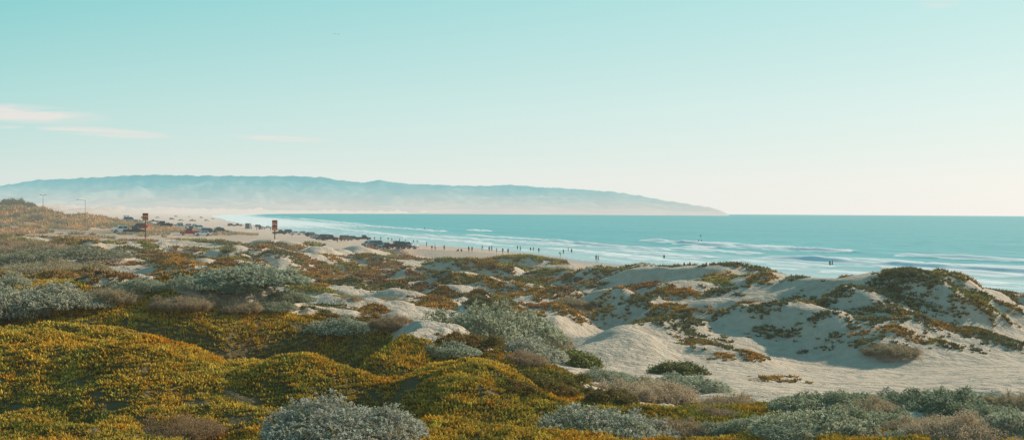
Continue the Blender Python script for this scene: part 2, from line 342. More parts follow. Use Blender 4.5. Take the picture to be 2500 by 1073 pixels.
# ---------------------------------------------------------------- vegetation masks
# px, py, rx, ry, kind, cover
PATCH = [(455,638,66,14,'d',1),(300,622,60,12,'r',.8),(150,590,50,8,'g',.8),(410,582,45,7,'g',1),(640,627,50,8,'d',.8),(725,604,48,14,'d',1),
 (760,602,20,12,'g',.8),(885,606,48,10,'g',1),(850,610,20,8,'o',.7),(700,655,70,14,'r',.75),(760,640,80,9,'r',.7),(830,645,45,9,'o',.6),
 (1150,663,98,18,'d',.8),(1200,660,60,14,'r',.8),(1285,636,70,10,'g',.9),(1350,645,45,10,'g',.8),(1360,668,75,12,'g',.9),(1040,655,80,10,'d',.8),(1010,680,70,9,'d',.8),
 (1000,672,60,10,'r',.6),(1790,672,95,11,'o',.75),(1760,690,70,10,'g',.6),(1860,680,40,10,'o',.65),(1800,650,85,6,'d',.85),(1880,662,50,6,'d',.8),(1945,680,25,5,'d',.6),
 (2145,700,70,24,'d',.95),(2290,702,78,28,'d',.9),(2340,696,52,16,'g',.75),(2300,672,70,6,'g',.85),(2190,667,45,5,'d',.85),(2420,735,70,10,'d',.6),(2400,755,90,8,'g',.6),
 (1090,716,80,16,'d',.9),(1040,735,40,10,'r',.8),(1200,700,120,10,'o',.65),(985,760,65,14,'r',.8),(940,765,40,12,'o',.65),
 (840,745,70,14,'d',.8),(780,765,50,10,'d',.7),(1500,790,50,12,'d',.6),(1590,785,110,12,'d',.6),(1700,765,110,10,'o',.65),(1780,752,60,9,'d',.7),
 (1930,735,100,26,'d',.66),(1870,762,65,18,'d',.6),(1650,800,90,14,'d',.52),(2200,812,120,9,'o',.6),(2300,798,120,9,'o',.6),
 (2420,775,80,8,'o',.6),(2460,838,60,22,'d',.66),(2200,770,110,22,'d',.5),
 (1740,842,75,11,'d',.7),(1720,838,60,7,'o',.55),(1830,872,42,9,'o',.75),(1770,872,40,8,'o',.55),(1900,925,60,8,'o',.4),
 (1380,740,45,12,'d',.7),(1290,725,80,9,'o',.65),(1160,745,70,10,'d',.65),(1400,775,40,10,'o',.6),(1540,700,70,8,'o',.5),
 (60,575,80,7,'g',.6),(230,580,40,5,'g',.6),(560,600,40,6,'d',.8),(480,608,60,7,'r',.7),(370,606,40,7,'g',.7),(550,645,35,9,'r',.8),(620,665,40,8,'r',.6),
 (250,685,80,14,'r',.8),(420,685,60,12,'o',.7),(120,685,110,22,'o',.9),(330,645,40,8,'r',.6),(710,685,60,7,'r',.65),(560,590,30,4,'d',.7),(900,678,60,9,'r',.65),
 (960,624,28,7,'g',.5),(1050,700,50,8,'r',.6),(880,700,80,6,'d',.4),(2480,740,40,8,'d',.6),(2220,745,55,13,'d',.5),(1400,715,70,8,'d',.55),(1620,690,60,9,'g',.5),
 (1480,735,80,8,'o',.55),(1560,755,70,8,'d',.55),(1650,720,70,8,'o',.55),(1250,760,70,10,'o',.6),(1180,775,60,10,'g',.6),(1330,700,70,8,'g',.65),(1470,668,50,6,'g',.6),(1230,682,80,7,'r',.7),
 (2050,722,60,12,'d',.52),(1980,792,80,14,'d',.5),(2380,815,70,10,'d',.48),(660,640,50,9,'g',.6),(2010,845,60,10,'d',.45),(2100,790,80,14,'d',.42),(1880,815,70,11,'d',.45),(2300,755,70,14,'d',.45),(2130,838,80,9,'d',.42),(2330,850,60,10,'d',.42),(1780,715,60,9,'d',.45),
 (560,615,60,6,'r',.7),(420,655,60,8,'o',.65),(520,670,60,8,'o',.65),(640,700,60,7,'d',.65),(800,620,50,7,'r',.7),(860,660,50,7,'g',.65),(960,650,50,7,'r',.7),(1080,642,50,6,'g',.65),(300,595,60,6,'g',.7),(200,605,60,6,'r',.7),
 (380,625,40,6,'o',.65),(600,608,40,5,'g',.65),(700,615,40,6,'g',.65),(1000,636,40,6,'r',.65),(1150,690,70,7,'g',.65),(930,700,70,6,'r',.55),(780,680,60,6,'o',.6),(680,670,50,7,'g',.6),
 (600,690,60,8,'r',.7),(480,690,50,8,'g',.7),(860,690,60,7,'r',.6),(950,688,60,7,'d',.7),(740,662,60,8,'r',.7),(1270,655,60,8,'d',.7),(1420,685,50,7,'d',.65),(530,628,50,6,'r',.7),(240,640,50,8,'r',.7),(350,668,60,8,'d',.7),
 (1110,728,60,8,'r',.65),(1330,752,60,8,'r',.55),(720,700,60,7,'o',.55),(580,655,50,6,'o',.6),(1180,640,40,5,'o',.65),
 (660,586,45,5,'d',.7),(690,628,60,7,'d',.7),(900,632,60,7,'d',.7),(1100,680,60,7,'d',.7),(450,668,50,6,'d',.7),(540,684,50,7,'d',.65),(820,695,60,6,'d',.6),(1000,700,50,7,'d',.65),(1250,645,60,5,'d',.7),(1440,700,50,7,'d',.55),(620,648,50,7,'d',.7),(390,640,45,6,'d',.7)]
W0 = []
for (px, py, rx, ry, k, cov) in PATCH:
    c0 = march(px, py, 25); a = march(px, py-ry, 25); b = march(px, py+ry, 25)
    dm = c0[1]
    if dm > 310: continue
    top = min(a[1], dm*1.25); bot = max(b[1], dm*.8)
    rw = rx*dm/F; rd = min(max((top-bot)/2, rw*.3, .6), rw*1.8)
    W0.append((c0[0], (top+bot)/2, rw, rd, k, cov))
r9 = np.random.default_rng(99)
for i in range(240):                                     # small scattered clumps on the dunes
    D = math.exp(r9.uniform(math.log(54), math.log(255))); px = r9.uniform(-150, 1700)
    if D > np.interp(px, CK, DE)*.95: D *= .6
    if D < 52: continue
    rw = r9.uniform(.6, 3.0)*(D/100)**.5*(.6 if px > 1450 else 1)
    W0.append(((px-1250)/F*D, D, rw, rw*r9.uniform(.5,1.3), r9.choice(list('dddrrgo')), r9.uniform(.4,.85)))
for i in range(60):                                      # single small tufts on the right-hand slopes
    D = r9.uniform(52, 80); px = r9.uniform(1450, 2620); rw = r9.uniform(.25, .8)
    W0.append(((px-1250)/F*D, D, rw, rw*r9.uniform(.7,1.5), r9.choice(list('dddo')), r9.uniform(.45,.8)))
WP.extend(W0)
FG = [(-900,650),(60,655),(220,705),(330,700),(420,705),(520,735),(700,765),(880,805),(1050,840),(1200,850),(1330,880),(1420,930),(1480,975),(1560,995),(1700,985),(1850,985),(1980,1020),(2100,1040),(2300,1075),(3300,1095),(3300,3000),(-900,3000)]
def inpoly(px, py, poly):
    r = np.zeros(px.shape, bool); n = len(poly)
    for i in range(n):
        x1, y1 = poly[i]; x2, y2 = poly[(i+1) % n]
        if y1 == y2: continue
        r ^= ((y1 > py) != (y2 > py)) & (px < (x2-x1)*(py-y1)/(y2-y1)+x1)
    return r
def fgmask(x, y, z):
    D = np.maximum(y, 1); px = 1250+F*x/D; py = hor(px)+(HC-z)*F/D
    px = px+14*fbm(x/1.3, y/1.3, 2, 101)*np.minimum(40/D, 2); py = py+10*fbm(x/1.6, y/1.6, 2, 111)*np.minimum(40/D, 2)
    return inpoly(px, py, FG) & (D < 90)
def patchval(x, y):
    v = np.zeros(x.shape)
    for (cx, cy, rw, rd, k, cov) in WP:
        m = (np.abs(x-cx) < rw*1.3) & (np.abs(y-cy) < rd*1.3)
        if m.any():
            r2 = ((x[m]-cx)/rw)**2+((y[m]-cy)/rd)**2
            v[m] = np.maximum(v[m], cov*np.clip(1.25-r2, 0, 1))
    return v
# ---------------------------------------------------------------- ground sheet
pxs = np.concatenate([np.linspace(-6000,-260,36), np.arange(-240,2745,6.5), np.linspace(2760,8500,36)])
Ds = np.concatenate([np.exp(np.arange(math.log(6), math.log(14), .02)), np.exp(np.arange(math.log(14), math.log(300), .0066)), np.exp(np.arange(math.log(300), math.log(1600), .013)), np.exp(np.arange(math.log(1600), math.log(24000), .05))])
PX, DD = np.meshgrid(pxs, Ds); X = (PX-1250)/F*DD; Y = DD
Z, SD, W, FR, WI = H(X, Y, True)
nr, nc = X.shape
def gridfaces(nr, nc):
    i = np.arange(nr*nc).reshape(nr, nc)
    return np.stack([i[:-1,:-1].ravel(), i[:-1,1:].ravel(), i[1:,1:].ravel(), i[1:,:-1].ravel()], 1)
veg = np.maximum(patchval(X.ravel(), Y.ravel())*.64, fgmask(X.ravel(), Y.ravel(), Z.ravel())*1.2)
hillm = np.exp(-(((X+200)/80)**2+((Y-400)/85)**2))
scrub = np.maximum(WI*.8*(Y > 330), np.clip(hillm*2.0, 0, 1)).ravel()
wet = 1-sstep(2, 16, SD)
g = mesh_np('dunes_ground', np.stack([X.ravel(), Y.ravel(), Z.ravel()], 1), gridfaces(nr, nc), M_sand, smooth=True,
    attrs={'veg': veg, 'beach': W.ravel(), 'scrub': scrub, 'wet': (wet*(Y > 100)).ravel()})
tag(g, 'pale rolling sand dunes running down to the open beach', 'sand dunes', kind='structure')
# ---------------------------------------------------------------- sea
pxs = np.concatenate([np.linspace(-6000,-260,24), np.arange(-240,2745,6), np.linspace(2760,8500,30)])
dr = np.concatenate([np.linspace(600,235,30), np.linspace(234,9,640), np.geomspace(8.9,.30,40)])
Ds = HC*F/dr
PX, DD = np.meshgrid(pxs, Ds); X = ((PX-1250)/F*DD).ravel(); Y = DD.ravel()
sd, tt = linedist(SL, X, Y)
def wpt(px, py): D = HC*F/(py-hor(px)); return ((px-1250)/F*D, D)
SEG = [([(1560,586),(1700,597),(1850,606),(1990,612),(2120,618)],1.3,1.2),([(1850,626),(2000,636),(2150,645),(2300,654),(2500,666),(2700,680)],1.3,1.1),
 ([(2180,623),(2300,629),(2420,635),(2540,641)],1.2,.9),([(1320,587),(1450,599),(1560,607),(1670,613)],1.3,1.0),([(1140,561),(1165,563),(1196,566)],1.1,1.1),
 ([(860,549),(1000,559),(1110,568)],1.0,.7),([(730,532),(820,541),(910,548)],1.0,.7),([(1000,573),(1150,583),(1300,592),(1430,604)],1.2,.8),
 ([(1460,620),(1650,637),(1800,650),(1960,663)],.95,.35),([(1980,661),(2250,678),(2520,698)],.95,.35),([(610,524),(700,530),(770,538)],.85,.5),
 ([(940,572),(1100,586),(1260,602)],.9,.4),([(750,551),(900,566),(1010,578)],.9,.45),([(1630,605),(1760,614),(1870,623)],.95,.5),([(1680,601),(1745,606)],1,.4),
 ([(630,536),(720,546),(810,557)],.85,.4),([(1940,607),(2090,614)],.9,.5),([(2130,654),(2330,665),(2540,680)],.95,.5),([(1320,603),(1430,613),(1550,626)],.9,.35),([(1120,573),(1260,581),(1350,589)],.9,.6),
 ([(1780,634),(1900,642),(2050,653)],.95,.5),([(2250,643),(2400,650),(2540,657)],.95,.5),([(1500,611),(1620,620),(1760,631)],.95,.4),([(1700,590),(1820,597),(1960,604)],.75,.5),([(2000,627),(2140,634),(2260,641)],.85,.4)]
foam = np.zeros(X.shape); zz = .14*fbm(X/14, Y/22, 2, 5)
sw = np.sin((sd+9*fbm(tt/140, sd/80, 2, 9))*2*math.pi/26.)
zz = zz+.22*sw*np.exp(-np.maximum(-sd,0)/900)*np.clip(-sd/40, 0, 1)
zz *= np.clip(-sd/15, .0, 1)*np.exp(-Y/6000)
for pts, fs, hh in SEG:
    L = np.array([wpt(*p) for p in pts]); L = catpts(L, 3)
    mx0 = L.min(0)-40; mx1 = L.max(0)+40
    m = (X > mx0[0]) & (X < mx1[0]) & (Y > mx0[1]) & (Y < mx1[1])
    if not m.any(): continue
    q, ta = linedist(L, X[m], Y[m])
    ln = np.sqrt(((L[1:]-L[:-1])**2).sum(1)).sum()
    e = np.clip(np.minimum(ta, ln-ta)/(.10*ln), 0, 1)
    q = q+2.2*fbm(ta/14, ta*0+3, 2, 13)
    e = np.clip(e*(.85+.60*fbm(ta/20, ta*0, 2, 17)), 0, 1.1)
    sgn = np.sign(np.corrcoef(q, sd[m])[0,1])
    q = q*sgn
    foam[m] = np.maximum(foam[m], fs*e*np.where(q > -1.5, np.exp(-(np.maximum(q,0)/5)**2), np.exp(-((q+1.5)/1.5)**2)))
    zz[m] = zz[m]+hh*1.25*e*np.exp(-(q/2.8)**2)
inner = sstep(-115, -15, sd+12*fbm(tt/60, sd/20, 2, 19))
st1 = fbm(tt/75, sd/4.5, 3, 23); st2 = fbm(tt/110+4, sd/14, 3, 29)
foam = np.maximum(foam, inner*np.clip(.80-np.abs(st2)*7+.2*st1, 0, .85)*(sd < 3))
foam = np.maximum(foam, inner*np.clip(-.05+.5*st1, 0, .6)*(sd < 3))
foam = np.maximum(foam, .66*sstep(480, 1300, Y)*sstep(-230, -30, sd))
sea = mesh_np('sea', np.stack([X, Y, zz], 1), gridfaces(*PX.shape), M_sea, smooth=True, attrs={'foam': foam, 'shal': sstep(-110, -4, sd+12*st1)})
tag(sea, 'turquoise ocean with low white breakers rolling in along the bay', 'sea', kind='structure')
# ---------------------------------------------------------------- hills
OUT = [(-900,470),(-300,462),(0,455),(50,446),(100,440),(180,437),(250,433),(350,428),(450,429),(500,430),(600,431),(700,431),(780,433),(830,441),(880,447),(925,441),(960,446),(1000,450),(1060,452),(1100,454),(1200,455),(1250,452),(1300,457),(1380,461),(1430,464),(1500,470),(1560,478),(1600,487),(1650,494),(1700,503),(1730,506),(1755,514),(1782,524)]
oa = np.array(OUT, float)
pxs = np.arange(-900, 1784, 5.); Ds = np.concatenate([np.linspace(9500, 15000, 90), np.linspace(15150, 19000, 20)])
PX, DD = np.meshgrid(pxs, Ds); X = (PX-1250)/F*DD
zt = (hor(PX)-(np.interp(PX, oa[:,0], oa[:,1])+2.2*fbm(PX/26, PX*0, 3, 201)))*15000/F+HC
u = (DD-9500)/5500.
rd = np.abs(fbm(X/1500, DD/2600, 4, 211))+.45*np.abs(fbm(X/420, DD/900, 3, 215))
pr = np.where(u < 1, np.clip(u,0,1)**1.25, np.clip(1-(u-1)/.75, 0, 1))
Z = np.maximum(zt, 0)*pr*(1-.95*np.minimum(rd,.9)*np.clip(4*u*(1-u), 0, 1))+np.clip(u*3,0,1)*8-6*(u < .02)
Z = np.where(zt < 12, np.minimum(Z, zt), Z)
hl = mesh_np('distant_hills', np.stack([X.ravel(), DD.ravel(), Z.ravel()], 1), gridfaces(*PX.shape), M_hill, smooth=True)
tag(hl, 'long hazy blue range of hills tapering to a headland across the bay', 'hills', kind='structure')
# ---------------------------------------------------------------- scatter templates
def leaf_clump(k, rich, seed, spread=50, w=.15):
    r = random.Random(seed); V = []; Fc = []; Tw = []
    for i in range(k):
        az = 2*math.pi*i/k+r.uniform(-.35,.35); ti = math.radians(r.uniform(8, spread)); ln = r.uniform(.7,1.1)
        d = Vector((math.cos(az)*math.sin(ti), math.sin(az)*math.sin(ti), math.cos(ti)))
        s = d.cross(Vector((0,0,1))).normalized(); q = s.cross(d)
        o = Vector((math.cos(az), math.sin(az), 0))*r.uniform(.05,.40)
        ring = [s*1, -s*.5+q*.87, -s*.5-q*.87]; b = len(V)
        if rich:
            for v in ring: V.append(o+v*w*.6); Tw.append(0.)
            for v in ring: V.append(o+d*ln*.62+v*w*.75); Tw.append(.6)
            V.append(o+d*ln*1.0+Vector((0,0,.04))); Tw.append(1.)
            for j in range(3):
                a, c2 = j, (j+1) % 3
                Fc += [(b+a,b+c2,b+3+c2),(b+a,b+3+c2,b+3+a),(b+3+a,b+3+c2,b+6)]
        else:
            for v in ring: V.append(o+v*w*.75); Tw.append(.1)
            V.append(o+d*ln); Tw.append(1.)
            for j in range(3): Fc.append((b+j,b+(j+1)%3,b+3))
    return np.array([tuple(v) for v in V]), np.array(Fc), np.array(Tw)
def tile(temps, P, sc, cb, ct, sq=1.0):
    Vs, Fs, Cs = [], [], []; off = 0; n = len(P); pick = rng.integers(0, len(temps), n); yaw = rng.uniform(0, 6.283, n)
    for ti, (TV, TF, TW) in enumerate(temps):
        m = pick == ti; k = int(m.sum())
        if not k: continue
        c, s = np.cos(yaw[m])[:,None], np.sin(yaw[m])[:,None]; q = sc[m][:,None]
        V = np.stack([(TV[:,0][None]*c-TV[:,1][None]*s)*q, (TV[:,0][None]*s+TV[:,1][None]*c)*q, TV[:,2][None]*q*sq], 2)+P[m][:,None,:]
        Vs.append(V.reshape(-1,3)); Fs.append((TF[None]+(np.arange(k)*len(TV))[:,None,None]+off).reshape(-1,3)); off += k*len(TV)
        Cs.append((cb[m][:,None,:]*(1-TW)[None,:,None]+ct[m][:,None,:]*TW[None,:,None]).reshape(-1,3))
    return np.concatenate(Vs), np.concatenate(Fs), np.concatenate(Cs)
RICH = [leaf_clump(7, True, s, 60, .22) for s in range(4)]; POOR = [leaf_clump(6, False, 20+s, 62, .30) for s in range(4)]
LOW = [leaf_clump(6, False, 40+s, 75, .36) for s in range(4)]
def strat(x0, x1, y0, y1, sp):
    gx, gy = np.meshgrid(np.arange(x0, x1, sp), np.arange(y0, y1, sp))
    return (gx+rng.uniform(-.5,.5,gx.shape)*sp).ravel(), (gy+rng.uniform(-.5,.5,gx.shape)*sp).ravel()
parts = []
for (y0, y1, sp, temps) in ((12.5,23,.085,RICH),(23,36,.102,POOR),(36,52,.135,POOR),(52,88,.20,LOW)):
    x, y = strat(-.52*y1, .56*y1, y0, y1, sp)
    k = (np.abs(x/y) < .52); x = x[k]; y = y[k]
    z, _, _, fr, _ = H(x, y, True)
    k = fgmask(x, y, z); x, y, z, fr = x[k], y[k], z[k], fr[k]
    gap = fbm(x/.6, y/.6, 3, 131)+.5*fbm(x/2.2, y/2.2, 2, 137)
    k = gap > -.70; x, y, z, fr, gap = x[k], y[k], z[k], fr[k], gap[k]
    px = 1250+F*x/y
    hol = np.exp(-(((px-710)/220)**2+((y-26)/2.6)**2))+.8*np.exp(-(((px-420)/280)**2+((y-25.4)/1.5)**2))  # shade of the hollows painted in: greener, darker leaves there
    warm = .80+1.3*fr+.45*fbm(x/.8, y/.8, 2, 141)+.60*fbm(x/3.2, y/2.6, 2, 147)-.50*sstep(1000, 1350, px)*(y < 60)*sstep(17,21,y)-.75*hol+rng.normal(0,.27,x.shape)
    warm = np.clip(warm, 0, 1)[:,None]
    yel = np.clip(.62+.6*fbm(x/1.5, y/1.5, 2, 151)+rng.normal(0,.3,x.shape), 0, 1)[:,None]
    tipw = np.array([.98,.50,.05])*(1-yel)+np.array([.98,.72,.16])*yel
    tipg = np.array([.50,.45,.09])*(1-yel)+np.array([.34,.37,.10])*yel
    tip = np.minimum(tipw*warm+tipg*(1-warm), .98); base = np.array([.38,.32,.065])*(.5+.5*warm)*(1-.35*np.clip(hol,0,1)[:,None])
    br = np.clip(rng.normal(1,.16,x.shape), .5, 1.25)[:,None]
    hs = sp*(1.0+.35*rng.random(x.shape))*(1+.45*np.clip(gap,-.5,.6))
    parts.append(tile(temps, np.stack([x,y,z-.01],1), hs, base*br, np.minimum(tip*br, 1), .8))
def joinparts(parts):
    off = 0; Vs, Fs, Cs = [], [], []
    for V, Fc, Cc in parts: Vs.append(V); Fs.append(Fc+off); Cs.append(Cc); off += len(V)
    return np.concatenate(Vs), np.concatenate(Fs), np.concatenate(Cs)
V, Fc, Cc = joinparts(parts)
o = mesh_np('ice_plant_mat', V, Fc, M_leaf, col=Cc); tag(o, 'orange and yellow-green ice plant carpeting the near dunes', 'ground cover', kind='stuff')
# ---- plants on the middle dunes
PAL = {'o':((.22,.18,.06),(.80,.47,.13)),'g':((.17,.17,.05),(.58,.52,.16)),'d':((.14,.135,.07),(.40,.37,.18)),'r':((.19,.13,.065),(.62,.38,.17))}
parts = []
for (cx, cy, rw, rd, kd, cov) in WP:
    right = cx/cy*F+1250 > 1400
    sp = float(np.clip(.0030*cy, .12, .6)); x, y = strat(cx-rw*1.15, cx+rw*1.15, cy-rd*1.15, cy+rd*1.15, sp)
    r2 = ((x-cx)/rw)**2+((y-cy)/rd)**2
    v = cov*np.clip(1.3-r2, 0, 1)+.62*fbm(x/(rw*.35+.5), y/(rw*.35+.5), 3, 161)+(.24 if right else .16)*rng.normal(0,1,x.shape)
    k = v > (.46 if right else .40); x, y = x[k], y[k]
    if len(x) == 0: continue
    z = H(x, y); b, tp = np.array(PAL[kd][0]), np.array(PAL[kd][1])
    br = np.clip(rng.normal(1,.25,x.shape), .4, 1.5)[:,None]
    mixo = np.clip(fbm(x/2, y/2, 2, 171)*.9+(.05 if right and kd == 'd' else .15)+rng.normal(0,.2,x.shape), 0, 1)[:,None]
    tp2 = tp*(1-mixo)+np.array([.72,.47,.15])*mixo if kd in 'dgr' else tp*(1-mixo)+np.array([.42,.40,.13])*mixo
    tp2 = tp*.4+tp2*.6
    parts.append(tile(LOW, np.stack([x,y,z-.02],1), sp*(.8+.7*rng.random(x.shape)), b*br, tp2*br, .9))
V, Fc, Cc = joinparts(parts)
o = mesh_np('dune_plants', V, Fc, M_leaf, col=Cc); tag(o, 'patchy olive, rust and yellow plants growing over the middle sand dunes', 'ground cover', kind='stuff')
# ---- scrub on the far left hill
x, y = strat(-310, -105, 300, 520, 1.1); hm = np.exp(-(((x+200)/76)**2+((y-400)/82)**2))
k = (hm+.45*fbm(x/14, y/14, 3, 181)) > .36; x, y = x[k], y[k]; z = H(x, y)
mixo = np.clip(.6+1.1*fbm(x/10, y/10, 2, 191), 0, 1)[:,None]
tp = np.array([.80,.50,.19])*mixo+np.array([.36,.34,.13])*(1-mixo); br = np.clip(rng.normal(1,.28,x.shape), .45, 1.2)[:,None]
V, Fc, Cc = tile(LOW, np.stack([x,y,z-.05],1), .9+1.2*rng.random(x.shape), tp*.5*br, tp*br, .8)
o = mesh_np('hill_scrub', V, Fc, M_leaf, col=Cc); tag(o, 'brown and rust low scrub covering the hill at far left', 'scrub', kind='stuff')
# ---------------------------------------------------------------- shrubs
def shrub_mesh(kind, seed):
    r = np.random.default_rng(seed); V, Fc, Cc = [], [], []; SV, SF, SC = [], [], []
    nrm = lambda d: d/(np.linalg.norm(d)+1e-9)
    def stem(a, b, w0, w1, col):
        d = nrm(b-a); s = nrm(np.cross(d, [.3,.2,.9])); q = np.cross(s, d); k = len(SV)
        for pt, w in ((a,w0),(b,w1)):
            for ang in (0,2.094,4.189): SV.append(pt+(s*math.cos(ang)+q*math.sin(ang))*w)
        for j in range(3): SF.append((k+j,k+(j+1)%3,k+3+(j+1)%3,k+3+j))
        SC.extend([col]*6)
    def leaves(P, Dv, ln, w, col, fold=.3):            # arrays of leaves: each a folded diamond
        n = len(P); Dv = Dv/(np.linalg.norm(Dv, axis=1, keepdims=True)+1e-9)
        s = np.cross(Dv, r.normal(size=(n,3))); s /= np.linalg.norm(s, axis=1, keepdims=True)+1e-9; q = np.cross(s, Dv)
        ln = np.broadcast_to(ln, (n,))[:,None]; w = np.broadcast_to(w, (n,))[:,None]
        V.append(np.stack([P, P+Dv*ln*.5+s*w+q*w*fold, P+Dv*ln, P+Dv*ln*.5-s*w+q*w*fold], 1).reshape(-1,3))
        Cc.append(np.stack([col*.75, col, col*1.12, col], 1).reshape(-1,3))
    lob = [(r.uniform(-.08,.08),r.uniform(-.08,.08),.47,.52)]
    for i in range(15):
        a = r.uniform(0, 6.283); rr = math.sqrt(r.random())*.41; lob.append((math.cos(a)*rr, math.sin(a)*rr, r.uniform(.07,.16), r.uniform(.4,1.0)*(1-2.4*rr*rr)))
    def surf(u, v):                     # low spreading, ragged outline of separate heads
        h = 0
        for lx, ly, lr, lh in lob: h = max(h, lh*max(0, 1-((u-lx)**2+(v-ly)**2)/(lr*lr))**.7)
        return h
    ns = {'silver':2600,'dry':750,'cushion':650,'bush':480}[kind]; cnt = 0; tries = 0
    HS = .34
    while cnt < ns and tries < 30000:
        tries += 1
        u, v = r.uniform(-.5,.5,2); h = surf(u, v)*HS
        if h < .010: continue
        f = 1-.35*r.random()**2.5; p = np.array([u*(.78+.22*f), v*(.78+.22*f), h*f*r.uniform(.78,1.18)]); cnt += 1
        if r.random() < .22: p[2] *= r.uniform(.2, .8)
        d = nrm(np.array([u*.9, v*.9, .85])+r.normal(0,.25,3)); tone = r.uniform(.70,1.22)
        if kind == 'silver':
            n = 12; ln = r.uniform(.018,.052); col = np.array([.66,.64,.52])*tone
            if r.random() < .18: col = np.array([.49,.49,.32])*tone
            tt_ = r.random(n)[:,None]; ld = d*r.uniform(.2,1.0,(n,1))+r.normal(0,.55,(n,3))
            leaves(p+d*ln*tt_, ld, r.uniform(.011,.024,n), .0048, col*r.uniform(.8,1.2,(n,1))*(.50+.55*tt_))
        elif kind == 'dry':
            n = 6; ld = d+r.normal(0,.45,(n,3)); b = p+ld*r.uniform(0,.08,(n,1)); a = p-d*r.uniform(.04,.12,(n,1))+r.normal(0,.02,(n,3)); L_ = np.linalg.norm(b-a, axis=1)
            leaves(a, b-a, L_, .0035, np.array([.54,.42,.29])*r.uniform(.55,1.2,(n,1)))
            n = 20; leaves(p+d*r.uniform(-.05,.06,(n,1))+r.normal(0,.02,(n,3)), r.normal(0,1,(n,3)), r.uniform(.012,.026,n), .0055, np.array([.58,.49,.35])*r.uniform(.65,1.2,(n,1)))
        elif kind == 'cushion':
            n = 16; col = np.where(r.random((n,1)) < .7, np.array([.23,.165,.075]), np.array([.36,.31,.10]))*tone*r.uniform(.6,1.3,(n,1))
            leaves(p+r.normal(0,.022,(n,3)), d*.6+r.normal(0,.6,(n,3)), r.uniform(.022,.045,n), .010, col)
        else:
            n = 20; leaves(p+r.normal(0,.04,(n,3)), d*.4+r.normal(0,.7,(n,3)), r.uniform(.03,.06,n), .015, np.array([.18,.19,.085])*tone*r.uniform(.5,1.5,(n,1)))
        if r.random() < .04: stem(np.array([u*.15,v*.15,-.03]), p*np.array([.85,.85,.75]), .007, .003, np.array([.15,.12,.09])*r.uniform(.7,1.2))
    V = np.concatenate(V); Cc = np.minimum(np.concatenate(Cc), .9)
    mf = mesh_np('foliage', V, np.arange(len(V)).reshape(-1,4), M_silver, col=Cc, obj=False)
    ms = mesh_np('stems', np.array(SV), np.array(SF), M_twig, col=np.array(SC), obj=False)
    return mf, ms, float(np.percentile(V[:,2], 98))
SHM = {k: [shrub_mesh(k, 300+i+hash_) for i in range(n)] for k, n, hash_ in (('silver',4,0),('dry',3,50),('cushion',2,90),('bush',2,120))}
